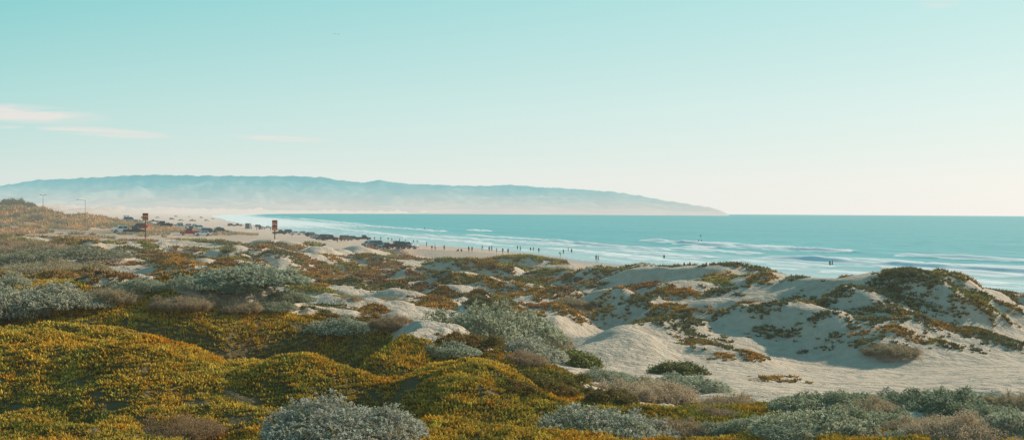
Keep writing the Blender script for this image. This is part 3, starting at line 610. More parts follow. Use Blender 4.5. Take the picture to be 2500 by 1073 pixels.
SHR = [ # px, base py, width px, height px, kind, tint, label
 (835,1060,375,68,'silver',(.97,.97,.97),'largest silver-grey shrub rising out of the orange ice plant, bottom centre-left'),
 (1440,1054,280,64,'silver',(.93,.97,.93),'silvery shrub at the bottom edge, right of the middle, with upright shoots'),
 (1560,1068,220,44,'silver',(.97,.97,.97),'low pale shrub touching the right side of the silvery shrub at bottom middle'),
 (2010,1060,310,60,'silver',(.86,.90,.78),'broad grey-green shrub at lower right, nearest the bright sand path end'),
 (2150,1048,240,46,'silver',(.80,.85,.72),'grey-green shrub behind the broad one at lower right'),
 (2330,1008,270,60,'silver',(.60,.70,.60),'dark blue-green shrub at lower right just below the sunlit sand path'),
 (2350,1074,240,48,'dry',(1.05,1.0,.95),'dry brownish-grey twiggy shrub at lower right in front of the dark blue-green one'),
 (2475,1066,140,52,'silver',(.9,.95,.86),'pale shrub cut by the right edge of the frame at the bottom'),
 (2480,997,120,32,'dry',(.9,.9,.8),'brown twiggy shrub at the right edge beside the sunlit sand'),
 (1190,840,340,82,'silver',(.86,.90,.78),'large rounded grey-green shrub crowning the mound in the middle of the dunes'),
 (1265,866,220,50,'silver',(1.0,1.0,.97),'paler silver shrub at the lower right of the large one crowning the middle mound'),
 (620,735,280,40,'silver',(.88,.94,.86),'wide low silver shrub on the dune left of the middle, behind the ice plant'),
 (490,718,150,27,'silver',(.92,.97,.88),'small silver shrub just left of the wide low one behind the ice plant'),
 (340,712,150,25,'silver',(.88,.94,.84),'small silvery shrub alone on the left dune beside orange mats'),
 (110,765,270,50,'silver',(1.05,1.02,.95),'large pale frosted shrub at the left above the ice plant'),
 (20,800,180,56,'silver',(1.0,.98,.92),'pale shrub cut by the left edge above the ice plant'),
 (205,758,160,29,'silver',(.95,.95,.88),'low pale shrub right of the large frosted one at left'),
 (830,822,170,32,'silver',(.9,.97,.9),'small silver shrub on the ice plant crest, left of the middle mound'),
 (1100,872,130,27,'silver',(.95,1,.92),'little silver shrub below the left foot of the middle mound'),
 (1680,957,200,36,'silver',(.88,.94,.86),'grey shrub beside the sand, right of the dry brown thickets'),
 (1560,950,160,33,'silver',(.9,.95,.86),'grey shrub at the foot of the sand ledge, centre right'),
 (1660,912,120,26,'bush',(1.1,1.1,1.0),'dark green bush on the bright sand ledge, centre right'),
 (25,705,90,30,'silver',(1.0,1.0,.92),'small pale shrub at the left edge on orange mats'),
 (660,765,120,22,'silver',(.85,.9,.8),'flat grey shrub on the rim of the ice plant, left of centre'),
 (1355,850,90,28,'dry',(1,1,.9),'small brown twiggy shrub at the right foot of the middle mound'),
 (1940,1072,160,26,'silver',(.9,.97,.88),'small grey shrub at the bottom edge between orange mats at right'),
 (2200,1073,120,26,'silver',(1,1.02,.95),'small silver shrub at the bottom edge at right, before the dry one'),
 (2070,990,180,26,'silver',(.74,.82,.68),'flat dark grey-green shrub along the lower edge of the sand at right'),
 (1600,982,200,40,'dry',(1.1,1.05,1),'wide dry twiggy shrub below the sand ledge, centre right'),
 (1790,992,150,28,'dry',(.95,.9,.8),'brown dry shrub between orange mats, right of the wide dry one'),
 (1275,892,110,26,'dry',(.85,.75,.65),'small rusty twiggy shrub under the paler silver shrub in the middle'),
 (450,765,150,22,'dry',(.95,.88,.8),'flat dry shrub on the ice plant rim at left'),
 (570,765,120,22,'dry',(1.05,.98,.9),'flat dry shrub beside the flat grey one on the ice plant rim'),
 (440,1074,190,30,'dry',(.82,.66,.5),'dead brown twiggy bush in the ice plant at bottom left'),
 (840,728,90,12,'dry',(.85,.85,.7),'flat greyish tussock on the pale sand flat, left one of two'),
 (950,733,85,12,'dry',(.8,.8,.65),'flat greyish tussock on the pale sand flat, right one of two'),
 (1390,752,80,14,'dry',(.85,.85,.75),'lone grey tussock on the sand right of the dark plant patch'),
 (2170,872,130,18,'dry',(.8,.8,.72),'grey-brown shrub in shade on the face of the big right dune'),
 (960,808,100,22,'dry',(.8,.7,.6),'small brown shrub on the slope left of the middle mound'),
 (130,662,250,33,'dry',(1.0,1.0,.9),'wide grey-brown scrub at left, nearest of the thicket'),
 (50,640,200,31,'silver',(.80,.80,.66),'grey scrub at the left edge in the middle of the thicket'),
 (215,645,190,25,'silver',(.76,.76,.64),'grey scrub at the right end of the thicket at left'),
 (90,618,200,25,'dry',(.9,.85,.75),'brown scrub at the back of the thicket at left'),
 (180,625,140,20,'dry',(.85,.8,.7),'small brown scrub behind the right end of the thicket'),
 (10,608,140,20,'dry',(.95,.8,.68),'reddish scrub at the left edge behind the thicket'),
 (1160,848,140,26,'cushion',(1,1,1),'dark brown cushion plant in front of the large middle shrub'),
 (1225,862,120,23,'cushion',(.8,.8,.8),'blackish cushion plant between the large and the paler middle shrubs'),
 (1110,846,100,20,'cushion',(1.2,1,.9),'reddish-brown cushion plant at the left foot of the middle mound'),
 (1290,930,130,25,'cushion',(.85,.95,.8),'dark cushion plant on the green slope, upper left of the dark cluster'),
 (1370,935,130,25,'cushion',(1,1.1,.8),'olive cushion plant on the green slope, top right of the dark cluster'),
 (1340,962,140,25,'cushion',(1.1,1,.8),'brown cushion plant in the middle of the dark cluster on the green slope'),
 (1440,965,140,25,'cushion',(.8,.85,.7),'dark cushion plant at the right end of the dark cluster'),
 (1250,955,120,23,'cushion',(1,.9,.7),'brown cushion plant at the left end of the dark cluster'),
 (1395,890,120,30,'bush',(1.25,1.25,.9),'green leafy bush on the slope right of the middle mound'),
 (1340,878,120,24,'bush',(1.45,1.35,.8),'yellow-green leafy bush under the right foot of the middle mound'),
 (1500,985,120,24,'cushion',(.9,.9,.8),'dark cushion plant beside the bottom middle silvery shrub, upper right'),
 (800,790,160,18,'cushion',(1.1,.9,.75),'dark reddish cushion plant behind the crest, left of the middle mound'),
 (885,795,130,17,'cushion',(1.0,.85,.7),'dark brown cushion plant just left of the brown shrub on the slope'),
 (2250,990,190,30,'silver',(.58,.68,.58),'dark sage shrub left of the dark blue-green one below the sunlit path'),
 (1990,1008,190,30,'silver',(.8,.88,.74),'sage shrub behind the broad grey-green one at lower right'),
 (2420,1038,180,38,'silver',(.76,.85,.72),'sage shrub between the dark blue-green one and the right edge'),
 (1860,1050,160,32,'silver',(.88,.95,.84),'low sage shrub left of the broad grey-green one at lower right'),
 (2260,1060,170,32,'dry',(.95,.92,.85),'dry greyish shrub between the two sage shrubs at lower right'),
 (1740,1018,140,22,'dry',(.8,.72,.6),'low brown dead shrub between orange mats at bottom right of middle'),
 (1480,934,140,28,'silver',(.85,.9,.8),'grey shrub at the right end of the green slope beside the sand'),
 (1520,968,150,34,'dry',(1.05,1.02,.98),'pale twiggy shrub under the grey ones at the foot of the sand ledge'),
 (545,724,160,29,'silver',(.82,.9,.8),'sage shrub bridging the small and the wide silver shrubs behind the ice plant'),
 (270,742,140,24,'dry',(.95,.9,.8),'dry shrub on the left dune between frosted and silvery shrubs'),
 (700,745,140,26,'silver',(.75,.82,.72),'dark sage shrub at the right end of the wide low silver one'),
 (2130,1012,170,26,'dry',(1.0,.98,.9),'pale dry thicket between the sage shrubs at lower right'),
 (1650,1068,150,26,'dry',(.9,.82,.7),'dead tan twiggy shrub at the bottom edge right of the low pale shrub'),
 (2430,1002,120,24,'dry',(1.0,1.0,.9),'grey dry shrub right of the dark blue-green one under the sand path'),
 (1780,1060,150,26,'silver',(.86,.9,.8),'small sage shrub alone among orange mats at the bottom, right of middle'),
 (2080,1070,150,28,'dry',(1.0,.95,.85),'tan twiggy shrub at the bottom edge in front of the broad grey-green one'),
]
for i, (px, py, w, h, kd, tint, lab) in enumerate(SHR):
    x, D, z = march(px, py, 11, 200); ww = w*D/F; hh = h*D/F
    mf, ms, mz = SHM[kd][i % len(SHM[kd])]
    yc = D+ww*.22; xc = (px-1250)/F*yc
    e = empty({'silver':'silver_shrub','dry':'dry_shrub','cushion':'cushion_plant','bush':'green_bush'}[kd])
    f = mobj('foliage', mf, e); f.color = tint+(1,); mobj('stems', ms, e)
    e.location = (xc, yc, float(H(np.array([xc]), np.array([yc]))[0])-.05); e.rotation_euler = (0,0,i*1.7)
    e.scale = (ww*1.18, ww*1.18, hh*1.05/mz)
    tag(e, lab, 'shrub', 'shrubs on the dunes')
nm = ['leftmost','second','third','fourth','fifth','sixth','seventh','eighth']
for i, (px, py, w, h) in enumerate([(-5,497,34,17),(22,499,34,15),(48,500,30,15),(70,501,30,13),(92,503,26,11),(118,507,20,8),(40,520,26,9),(90,522,30,9)]):
    D = 410. if i < 6 else 365.
    x = (px-1250)/F*D; z = float(H(np.array([x]), np.array([D]))[0]); mf, ms, mz = SHM['bush'][i % 2]
    e = empty('hill_bush'); f = mobj('foliage', mf, e); f.color = (1,1,1,1); mobj('stems', ms, e)
    e.location = (x, D, z-.2); e.scale = (w*D/F*1.2, w*D/F*1.2, h*D/F*1.1/mz); e.rotation_euler = (0,0,i)
    tag(e, nm[i]+' dark green bush ' + ('along the top of the hill at far left' if i < 6 else 'low on the near slope of the hill at far left'), 'bush', 'bushes on the hill')
# ---------------------------------------------------------------- vehicles
def box(bm, x0, x1, y0, y1, z0, z1, ix0=0, ix1=0, iy=0):
    v = [bm.verts.new(p) for p in ((x0,y0,z0),(x1,y0,z0),(x1,y1,z0),(x0,y1,z0),(x0+ix0,y0+iy,z1),(x1-ix1,y0+iy,z1),(x1-ix1,y1-iy,z1),(x0+ix0,y1-iy,z1))]
    for f in ((3,2,1,0),(4,5,6,7),(0,1,5,4),(1,2,6,5),(2,3,7,6),(3,0,4,7)): bm.faces.new([v[i] for i in f])
    return v
def bev(bm, o=.03, s=2):
    bmesh.ops.bevel(bm, geom=bm.edges[:], offset=o, segments=s, affect='EDGES', clamp_overlap=True)
def lathe_y(bm, prof, cx, cy, cz, n=18):
    rings = [[bm.verts.new((cx+r*math.cos(2*math.pi*i/n), cy+yy, cz+r*math.sin(2*math.pi*i/n))) for i in range(n)] for r, yy in prof]
    for a, b in zip(rings, rings[1:]):
        for i in range(n): bm.faces.new((a[i], a[(i+1)%n], b[(i+1)%n], b[i]))
    bm.faces.new(rings[0]); bm.faces.new(rings[-1][::-1])
SPEC = { # length width belt roof cabin(x0,x1) insets(rear,front) wheel r, hood z
 'suv':(4.7,1.88,1.08,1.78,-2.3,1.05,.22,.62,.37,1.02),'pickup':(5.6,1.95,1.12,1.86,-.55,1.45,.12,.66,.40,1.10),
 'sedan':(4.6,1.80,.92,1.44,-1.75,1.1,.65,.85,.33,.88),'jeep':(4.1,1.80,1.10,1.86,-1.95,.72,.05,.28,.41,1.10),'motorhome':(6.8,2.25,1.25,3.0,-3.35,2.4,.05,.7,.40,1.15)}
def make_vehicle(kind):
    L, Wd, belt, roof, c0, c1, ir, if_, wr, hz_ = SPEC[kind]; e = empty({'suv':'parked_suv','pickup':'parked_pickup','sedan':'parked_car','jeep':'parked_jeep','motorhome':'parked_motorhome'}[kind]); hl_ = L/2; w2 = Wd/2
    wx = (-hl_+.95, hl_-.88); bz = wr*.95; prof = [(-hl_, bz+.05)]
    for cx in wx:
        ra = wr+.08
        for k in range(9):
            a = math.pi-math.pi*k/8; prof.append((cx+ra*math.cos(a), max(wr+ra*math.sin(a)*1.0, bz)))
    prof += [(hl_-.02, bz+.05),(hl_, hz_-.32),(hl_-.10, hz_-.10),(c1-.02, hz_+.02)]
    prof += [(c1-.05, belt),(c0, belt)] if kind != 'pickup' else [(c1-.05, belt),(c0, belt),(c0-.02, .72),(-hl_+.04, .72)]
    if kind == 'sedan': prof += [(c0-.05, belt),(-hl_+.03, belt-.04)]
    elif kind != 'pickup': prof += [(-hl_+.03, belt)]
    bm = bmesh.new(); q = []
    for p in prof:
        if not q or (abs(p[0]-q[-1][0])+abs(p[1]-q[-1][1])) > 1e-3: q.append(p)
    a = [bm.verts.new((x, -w2, z)) for x, z in q]; b = [bm.verts.new((x, w2, z)) for x, z in q]
    bm.faces.new(a); bm.faces.new(b[::-1])
    for i in range(len(q)): j = (i+1) % len(q); bm.faces.new((a[i], b[i], b[j], a[j]))
    bev(bm, .025, 1); body = bobj('body', bm, M_paint, e)
    bm = bmesh.new(); box(bm, c0, c1, -w2+.03, w2-.03, belt-.02, roof, ir, if_, .16 if kind != 'motorhome' else .04); bev(bm, .04, 2); bobj('cabin', bm, M_paint, e)
    iy = .16 if kind != 'motorhome' else .04; hh = roof-belt
    def pane(name, corners):
        bm = bmesh.new(); v = [bm.verts.new(c) for c in corners]; f = bm.faces.new(v); f.normal_update(); n = f.normal.copy()
        cen = f.calc_center_median(); sgn = 1 if n.dot(cen-Vector(((c0+c1)/2,0,(belt+roof)/2))) > 0 else -1
        r = bmesh.ops.extrude_face_region(bm, geom=[f]); 
        for vv in r['geom']:
            if isinstance(vv, bmesh.types.BMVert): vv.co += n*sgn*.012
        return bobj(name, bm, M_glass, e)
    def yat(s, fz): return s*((w2-.03)-iy*fz)
    fz0, fz1 = (.12, .86) if kind != 'motorhome' else (.30, .72)
    zz0, zz1 = belt+hh*fz0, belt+hh*fz1
    pane('windscreen', [(c1-if_*fz0, yat(-.86,fz0), zz0),(c1-if_*fz0, yat(.86,fz0), zz0),(c1-if_*fz1, yat(.86,fz1), zz1),(c1-if_*fz1, yat(-.86,fz1), zz1)])
    pane('rear_window', [(c0+ir*fz0, yat(-.8,fz0), zz0),(c0+ir*fz0, yat(.8,fz0), zz0),(c0+ir*fz1, yat(.8,fz1), zz1),(c0+ir*fz1, yat(-.8,fz1), zz1)])
    for s in (-1, 1):
        xs = [c0+ir+.10, (c0+c1)/2-.05, (c0+c1)/2+.05, c1-if_-.02] if kind != 'motorhome' else [-2.4,-1.2,.2,1.5]
        for x0, x1, last in ((xs[0], xs[1], 0), (xs[2], xs[3], 1)):
            x1b = x1+(if_*.55 if last else 0); x0b = x0-(0 if last else ir*.5)
            pane('side_window', [(x0b, yat(s,fz0), zz0),(x1b, yat(s,fz0), zz0),(x1, yat(s,fz1), zz1),(x0, yat(s,fz1), zz1)])
    for cx in wx:
        for s in (-1, 1):
            bm = bmesh.new(); lathe_y(bm, [(wr*.6,-.12),(wr*.92,-.12),(wr,-.07),(wr,.07),(wr*.92,.12),(wr*.6,.12)], 0, 0, 0); wo = bobj('wheel', bm, M_tyre, e); wo.location = (cx, s*(w2-.10), wr)
            bm = bmesh.new(); lathe_y(bm, [(wr*.15,-.03),(wr*.55,-.02),(wr*.58,.0),(wr*.55,.02),(wr*.15,.03)], 0, s*.115, 0, 14); ro = bobj('rim', bm, M_rim, wo)
    for s in (-1, 1):
        bm = bmesh.new(); box(bm, hl_-.07, hl_+.015, s*w2*.68-.17, s*w2*.68+.17, hz_-.36, hz_-.18); bev(bm, .02, 1); bobj('headlight', bm, M_lamp, e)
        bm = bmesh.new(); box(bm, -hl_-.012, -hl_+.08, s*w2*.85-.09, s*w2*.85+.09, .70, .98 if kind != 'pickup' else .92); bev(bm, .02, 1); bobj('tail_light', bm, M_tail, e)
        bm = bmesh.new(); box(bm, c1-.42, c1-.30, s*(w2+.02)-.08, s*(w2+.02)+.08, belt+.04, belt+.20); bev(bm, .02, 1); bobj('mirror', bm, M_black, e)
    for x0, x1 in ((hl_-.06, hl_+.07), (-hl_-.08, -hl_+.05)):
        bm = bmesh.new(); box(bm, x0, x1, -w2*.96, w2*.96, bz+.02, bz+.22); bev(bm, .03, 2); bobj('bumper', bm, M_black, e)
    bm = bmesh.new(); box(bm, hl_-.05, hl_+.012, -w2*.42, w2*.42, hz_-.36, hz_-.16); bobj('grille', bm, M_black, e)
    if kind == 'pickup':
        for s in (-1, 1):
            bm = bmesh.new(); box(bm, -hl_+.05, c0-.03, s*(w2-.06)-.055, s*(w2-.06)+.055, .715, 1.14); bev(bm, .02, 1); bobj('bed_side', bm, M_paint, e)
        bm = bmesh.new(); box(bm, -hl_+.02, -hl_+.10, -w2+.12, w2-.12, .72, 1.13); bev(bm, .02, 1); bobj('tailgate', bm, M_paint, e)
    if kind == 'jeep':
        bm = bmesh.new(); lathe_y(bm, [(.15,-.10),(.34,-.10),(.38,-.05),(.38,.05),(.34,.10),(.15,.10)], 0, 0, 0); so = bobj('spare_wheel', bm, M_tyre, e); so.rotation_euler = (0,0,math.pi/2); so.location = (-hl_-.12, 0, 1.0)
    return e
PR = {}; CN = {'white':(.88,.88,.86),'black':(.03,.035,.04),'dark grey':(.06,.07,.08),'silver':(.50,.52,.53),'red':(.55,.045,.03),'blue-grey':(.14,.24,.29),'teal':(.20,.44,.48),'brown':(.13,.08,.06),'tan':(.36,.28,.20)}
VEH = [(293,570,'jeep','white',200),(327,571,'pickup','black',10),(338,563,'suv','dark grey',180),(465,575,'pickup','red',185),(495,577,'sedan','white',195),(510,572,'suv','black',30),
 (541,570,'suv','dark grey',20),(532,562,'sedan','white',190),(443,560,'sedan','white',10),(457,556,'suv','silver',180),(474,561,'pickup','dark grey',0),(489,563,'suv','white',15),(436,553,'suv','dark grey',190),
 (400,556,'pickup','dark grey',175),(411,552,'suv','white',10),(392,547,'suv','silver',0),(375,543,'pickup','black',185),(363,547,'sedan','tan',10),
 (565,553,'suv','dark grey',5),(581,553,'pickup','black',180),(607,560,'motorhome','dark grey',80),(640,561,'suv','dark grey',60),(655,558,'sedan','silver',10),(632,556,'suv','black',30),
 (683,573,'pickup','black',12),(699,571,'suv','dark grey',190),(722,574,'sedan','white',20),(737,574,'sedan','silver',200),(762,579,'suv','black',40),(774,583,'sedan','silver',20),(787,586,'suv','dark grey',205),(804,588,'pickup','black',20),
 (846,588,'suv','brown',35),(863,586,'sedan','dark grey',20),(887,587,'pickup','black',5),(906,603,'sedan','teal',30),(924,605,'suv','blue-grey',28),(943,607,'sedan','teal',30),(966,611,'pickup','black',10),(999,613,'suv','white',340),(985,610,'suv','dark grey',340),
 (320,545,'suv','silver',0),(340,541,'sedan','tan',5),(420,537,'suv','dark grey',10),(442,540,'sedan','silver',0),(470,541,'pickup','dark grey',185),(505,541,'suv','white',5),(350,534,'suv','dark grey',0),(385,533,'sedan','tan',5),(430,530,'suv','brown',0),(462,531,'sedan','white',10),(492,533,'suv','dark grey',0),(310,534,'motorhome','white',10),(520,536,'sedan','tan',0)]
ORD = ['first','second','third','fourth','fifth','sixth','seventh','eighth','ninth','tenth','eleventh','twelfth','thirteenth','fourteenth','fifteenth','sixteenth']
KN = {'jeep':'boxy off-roader','pickup':'pickup truck','suv':'estate vehicle','sedan':'saloon car','motorhome':'tall box van'}
seen = {}; used = set(); vl = []
for (px, py, kd, cn, yaw) in sorted(VEH):
    x, D, z = march(px, py-1, 298, 3500)
    if kd not in PR: PR[kd] = make_vehicle(kd)
    o = PR[kd] if kd not in used else copy_tree(PR[kd]); used.add(kd)
    o.location = (x, D, z-.02); o.rotation_euler = (0,0,math.radians(yaw+12)); o.scale = (1.2,1.2,1.25)
    for ch in o.children: ch.color = CN[cn]+(1,)
    vl.append((o, px, kd, cn, seen.get((kd, cn), 0))); seen[(kd, cn)] = seen.get((kd, cn), 0)+1
for o, px, kd, cn, k in vl:
    where = 'at the left end of the beach' if px < 420 else 'on the middle of the left beach' if px < 600 else 'near the surf line' if px < 830 else 'at the right end of the row'
    lab = f"{cn} {KN[kd]} parked {where}"
    if seen[(kd, cn)] > 1: lab = f"{ORD[k]} {cn} {KN[kd]} from the left, parked {where}"
    tag(o, lab, 'vehicle', 'vehicles parked on the beach')
# ---------------------------------------------------------------- people
def pose(kind):
    J = dict(pelvis=(0,0,.95), spine=(0,0,1.13), chest=(0,0,1.33), neck=(0,0,1.46), head=(0,-.02,1.60), top=(0,-.01,1.70))
    for s, n in ((1,'L'),(-1,'R')):
        J['sh'+n] = (s*.17,0,1.41); J['el'+n] = (s*.23,.03,1.14); J['wr'+n] = (s*.24,-.04,.89)
        J['hip'+n] = (s*.09,0,.90); J['kn'+n] = (s*.105,-.01,.49); J['an'+n] = (s*.11,.02,.09); J['to'+n] = (s*.125,-.14,.035)
    if kind == 'walk':
        J.update(knL=(.09,-.17,.52), anL=(.09,-.24,.10), toL=(.10,-.40,.06), knR=(-.09,-.02,.49), anR=(-.09,.27,.14), toR=(-.10,.15,.03), elL=(.22,.14,1.16), wrL=(.22,.16,.91), elR=(-.22,-.06,1.15), wrR=(-.21,-.22,.96))
    if kind == 'raise':
        J.update(elR=(-.30,-.08,1.55), wrR=(-.26,-.16,1.80), elL=(.30,.06,1.18), wrL=(.15,-.10,1.03))
    if kind == 'sit':
        for k in ('spine','chest','neck','head','top'): J[k] = (J[k][0], J[k][1]+.05+(J[k][2]-.95)*.15, J[k][2]-.82)
        J['pelvis'] = (0,.02,.13)
        for s, n in ((1,'L'),(-1,'R')):
            J['sh'+n] = (s*.17,.14,.59); J['el'+n] = (s*.25,-.06,.42); J['wr'+n] = (s*.16,-.26,.46); J['hip'+n] = (s*.10,-.02,.13); J['kn'+n] = (s*.13,-.38,.46); J['an'+n] = (s*.12,-.58,.09); J['to'+n] = (s*.13,-.74,.035)
    if kind == 'bend':
        J.update(pelvis=(0,.12,.92), spine=(0,-.02,1.06), chest=(0,-.20,1.15), neck=(0,-.32,1.18), head=(0,-.46,1.20), top=(0,-.55,1.22))
        for s, n in ((1,'L'),(-1,'R')):
            J['sh'+n] = (s*.17,-.26,1.14); J['el'+n] = (s*.19,-.32,.88); J['wr'+n] = (s*.14,-.42,.66); J['hip'+n] = (s*.09,.11,.87); J['kn'+n] = (s*.11,.02,.48)
    if kind == 'surf':
        J.update(pelvis=(0,.05,.68), spine=(0,-.03,.85), chest=(0,-.10,1.03), neck=(0,-.13,1.15), head=(0,-.17,1.29), top=(0,-.17,1.39), shL=(.17,-.11,1.11), shR=(-.17,-.11,1.11), elL=(.42,-.10,1.06), wrL=(.64,-.14,1.12), elR=(-.40,-.06,1.02), wrR=(-.62,-.10,1.10),
          hipL=(.10,.05,.64), hipR=(-.10,.05,.64), knL=(.30,-.10,.42), anL=(.36,.02,.09), toL=(.40,-.14,.035), knR=(-.28,-.10,.42), anR=(-.34,.02,.09), toR=(-.36,-.14,.035))
    return {k: Vector(v) for k, v in J.items()}
def person(kind):
    J = pose(kind); V, E, R, roots = [], [], [], []
    def v(p, r, to=None):
        V.append(tuple(p)); R.append(r if isinstance(r, tuple) else (r, r)); i = len(V)-1
        if to is None: roots.append(i)
        else: E.append((to, i))
        return i
    pe = v(J['pelvis'], (.135,.105)); sp = v(J['spine'], (.125,.10), pe); ch = v(J['chest'], (.14,.105), sp); ne = v(J['neck'], .058, ch)
    hm = J['neck'].lerp(J['head'], .55); h0 = v(hm, .062, ne); h1 = v(J['head'], (.078,.095), h0); h2 = v(J['top'], (.055,.065), h1)
    up = (J['top']-J['neck']).normalized(); fw = Vector((0,-1,0)); fw = (fw-up*fw.dot(up)).normalized() if abs(up.y) < .9 else Vector((0,0,-1))
    for n, s in (('L',1),('R',-1)):
        a = v(J['sh'+n], .062, ch); b = v(J['el'+n], .043, a); w = v(J['wr'+n], .030, b)
        d = (J['wr'+n]-J['el'+n]).normalized(); side = d.cross(Vector((s,0,0))); side = side.normalized() if side.length > .05 else Vector((0,1,0)); nrm = d.cross(side)
        pm = J['wr'+n]+d*.055; pl = v(pm, (.034,.020), w); v(pm+d*.03, (.034,.018), pl)
        for k, (off, ln) in enumerate(((-.027,.062),(-.009,.075),(.009,.070),(.027,.052))):
            r0 = v(pm+d*.02+side*off, .009); r1 = v(pm+d*(.045+ln*.5)+side*off*1.1, .0088, r0); v(pm+d*(.04+ln)+side*off*1.15-nrm*.018, .0075, r1)
        t0 = v(pm-d*.03-side*.022, .010); t1 = v(pm+d*.005-side*.052, .0095, t0); v(pm+d*.035-side*.062-nrm*.01, .008, t1)
        hp = v(J['hip'+n], .088, pe); k = v(J['kn'+n], .060, hp); an = v(J['an'+n], .042, k); to = v(J['to'+n], (.040,.028), an)
        he = v(J['head']+Vector((s*.078,0,0)), .012); v(J['head']+Vector((s*.086,0,0))+up*.025, .012, he)
    nz = v(J['head']+fw*.075-up*.005, .012); v(J['head']+fw*.105-up*.028, .014, nz)
    me = bpy.data.meshes.new('person_base'); me.from_pydata(V, E, []); ob = bpy.data.objects.new('person_base', me); C.objects.link(ob)
    sk = ob.modifiers.new('skin', 'SKIN'); sk.use_smooth_shade = True
    for i, r in enumerate(R): me.skin_vertices[0].data[i].radius = r; me.skin_vertices[0].data[i].use_root = i in roots
    sb = ob.modifiers.new('sub', 'SUBSURF'); sb.levels = 1; sb.render_levels = 1
    dg = bpy.context.evaluated_depsgraph_get(); dg.update(); ev = ob.evaluated_get(dg); bmesh_ = bpy.data.meshes.new_from_object(ev)
    bpy.data.objects.remove(ob); bmesh_.name = 'person'; bmesh_.materials.clear(); bmesh_.materials.append(M_skin)
    bones = [('pelvis','spine','s'),('spine','chest','s'),('chest','neck','s'),('chest','shL','s'),('chest','shR','s'),('shL','elL','s'),('shR','elR','s'),('elL','wrL','x'),('elR','wrR','x'),
      ('pelvis','hipL','p'),('pelvis','hipR','p'),('hipL','knL','p'),('hipR','knR','p'),('knL','anL','x'),('knR','anR','x'),('anL','toL','x'),('anR','toR','x'),('neck','head','n'),('head','top','h'),('wrL','wrL','x'),('wrR','wrR','x')]
    def near(p):
        best = 9; r = 'x'
        for a, b, tg in bones:
            A, B = J[a], J[b]; d = B-A; tt = 0 if d.length < 1e-6 else max(0, min(1, (p-A).dot(d)/d.length_squared)); q = (p-(A+d*tt)).length
            if q < best: best = q; r = tg
            if abs(q-best) < 1e-9: r = tg
        return r
    root = mobj('person', bmesh_)
    sets = {'s': [], 'p': [], 'h': []}
    for f in bmesh_.polygons:
        tg = near(f.center)
        if tg == 'n' and (f.center-J['head']).dot(fw) < .02 and (f.center-J['head']).dot(up) > -.05: tg = 'h'
        if tg == 'h' and (f.center-J['head']).dot(fw) > .055 and (f.center-J['head']).dot(up) < .06: tg = 'x'
        if tg in sets: sets[tg].append(f.index)
    for tg, nm_, mat, off in (('s','shirt',M_cloth,.014),('p','shorts',M_cloth,.018),('h','hair',M_hair,.014)):
        idx = {}; vs = []; fs = []
        for fi in sets[tg]:
            q = []
            for vi in bmesh_.polygons[fi].vertices:
                if vi not in idx: idx[vi] = len(vs); vv = bmesh_.vertices[vi]; vs.append(vv.co+vv.normal*off)
                q.append(idx[vi])
            fs.append(q)
        m2 = bpy.data.meshes.new(nm_); m2.from_pydata([tuple(c) for c in vs], [], fs); m2.materials.append(mat)
        for p in m2.polygons: p.use_smooth = True
        mobj(nm_, m2, root)
    for s in (-1, 1):
        bm = bmesh.new(); bmesh.ops.create_icosphere(bm, subdivisions=1, radius=.012, matrix=Matrix.Translation(J['head']+fw*.088+up*.012+Vector((s*.031,0,0)))); bobj('eye', bm, M_black, root)
    bm = bmesh.new(); bmesh.ops.create_icosphere(bm, subdivisions=1, radius=.02, matrix=Matrix.Translation(J['head']+fw*.078-up*.058) @ Matrix.Diagonal((1,.5,.3,1))); bobj('mouth', bm, M_tail, root)
    return root
CL = {'black':(.02,.02,.022),'navy':(.025,.04,.075),'dark red':(.25,.03,.03),'white':(.7,.7,.68),'grey':(.12,.12,.12),'teal':(.03,.16,.18),'brown':(.12,.07,.045),'tan':(.30,.20,.13)}
PE = [(1145,618,'stand','black'),(1153,618,'walk','navy'),(1178,611,'walk','grey'),(1195,614,'stand','black'),(1201,613,'raise','tan'),(1213,621,'stand','navy'),(1228,621,'walk','black'),(1241,620,'stand','black'),(1264,611,'stand','grey'),(1271,613,'walk','black'),
 (1296,614,'stand','navy'),(1303,614,'walk','black'),(1316,617,'walk','black'),(1369,625,'bend','grey'),(1376,621,'raise','brown'),(1388,618,'stand','tan'),(1396,621,'stand','black'),(1456,637,'stand','black'),(1461,637,'walk','navy'),
 (1042,603,'stand','black'),(1055,614,'bend','dark red'),(1063,615,'stand','white'),(1085,627,'stand','brown'),(1119,615,'sit','black'),(1127,615,'sit','navy'),(1622,641,'walk','black'),(1671,656,'stand','black'),(1685,656,'stand','black'),(2027,667,'stand','brown'),(2033,667,'walk','dark red'),(1713,621,'walk','grey'),(1706,619,'stand','white'),
 (915,587,'stand','black'),(930,587,'walk','navy'),(948,588,'stand','grey'),(957,590,'walk','black'),(976,591,'raise','brown'),(990,592,'stand','black'),(1010,594,'walk','dark red'),(1019,594,'stand','teal'),
 (515,578,'stand','black'),(627,562,'stand','navy'),(661,563,'walk','black'),(713,579,'stand','dark red'),(746,577,'walk','grey'),(824,592,'stand','black'),(833,590,'stand','teal'),(1037,574,'walk','black'),(165,556,'stand','black'),(306,572,'stand','dark red')]
PP = {}; usedp = set(); PN = {'stand':'standing','walk':'walking','bend':'bending down','sit':'sitting','raise':'with one arm raised'}
seenp = {}; lst = []
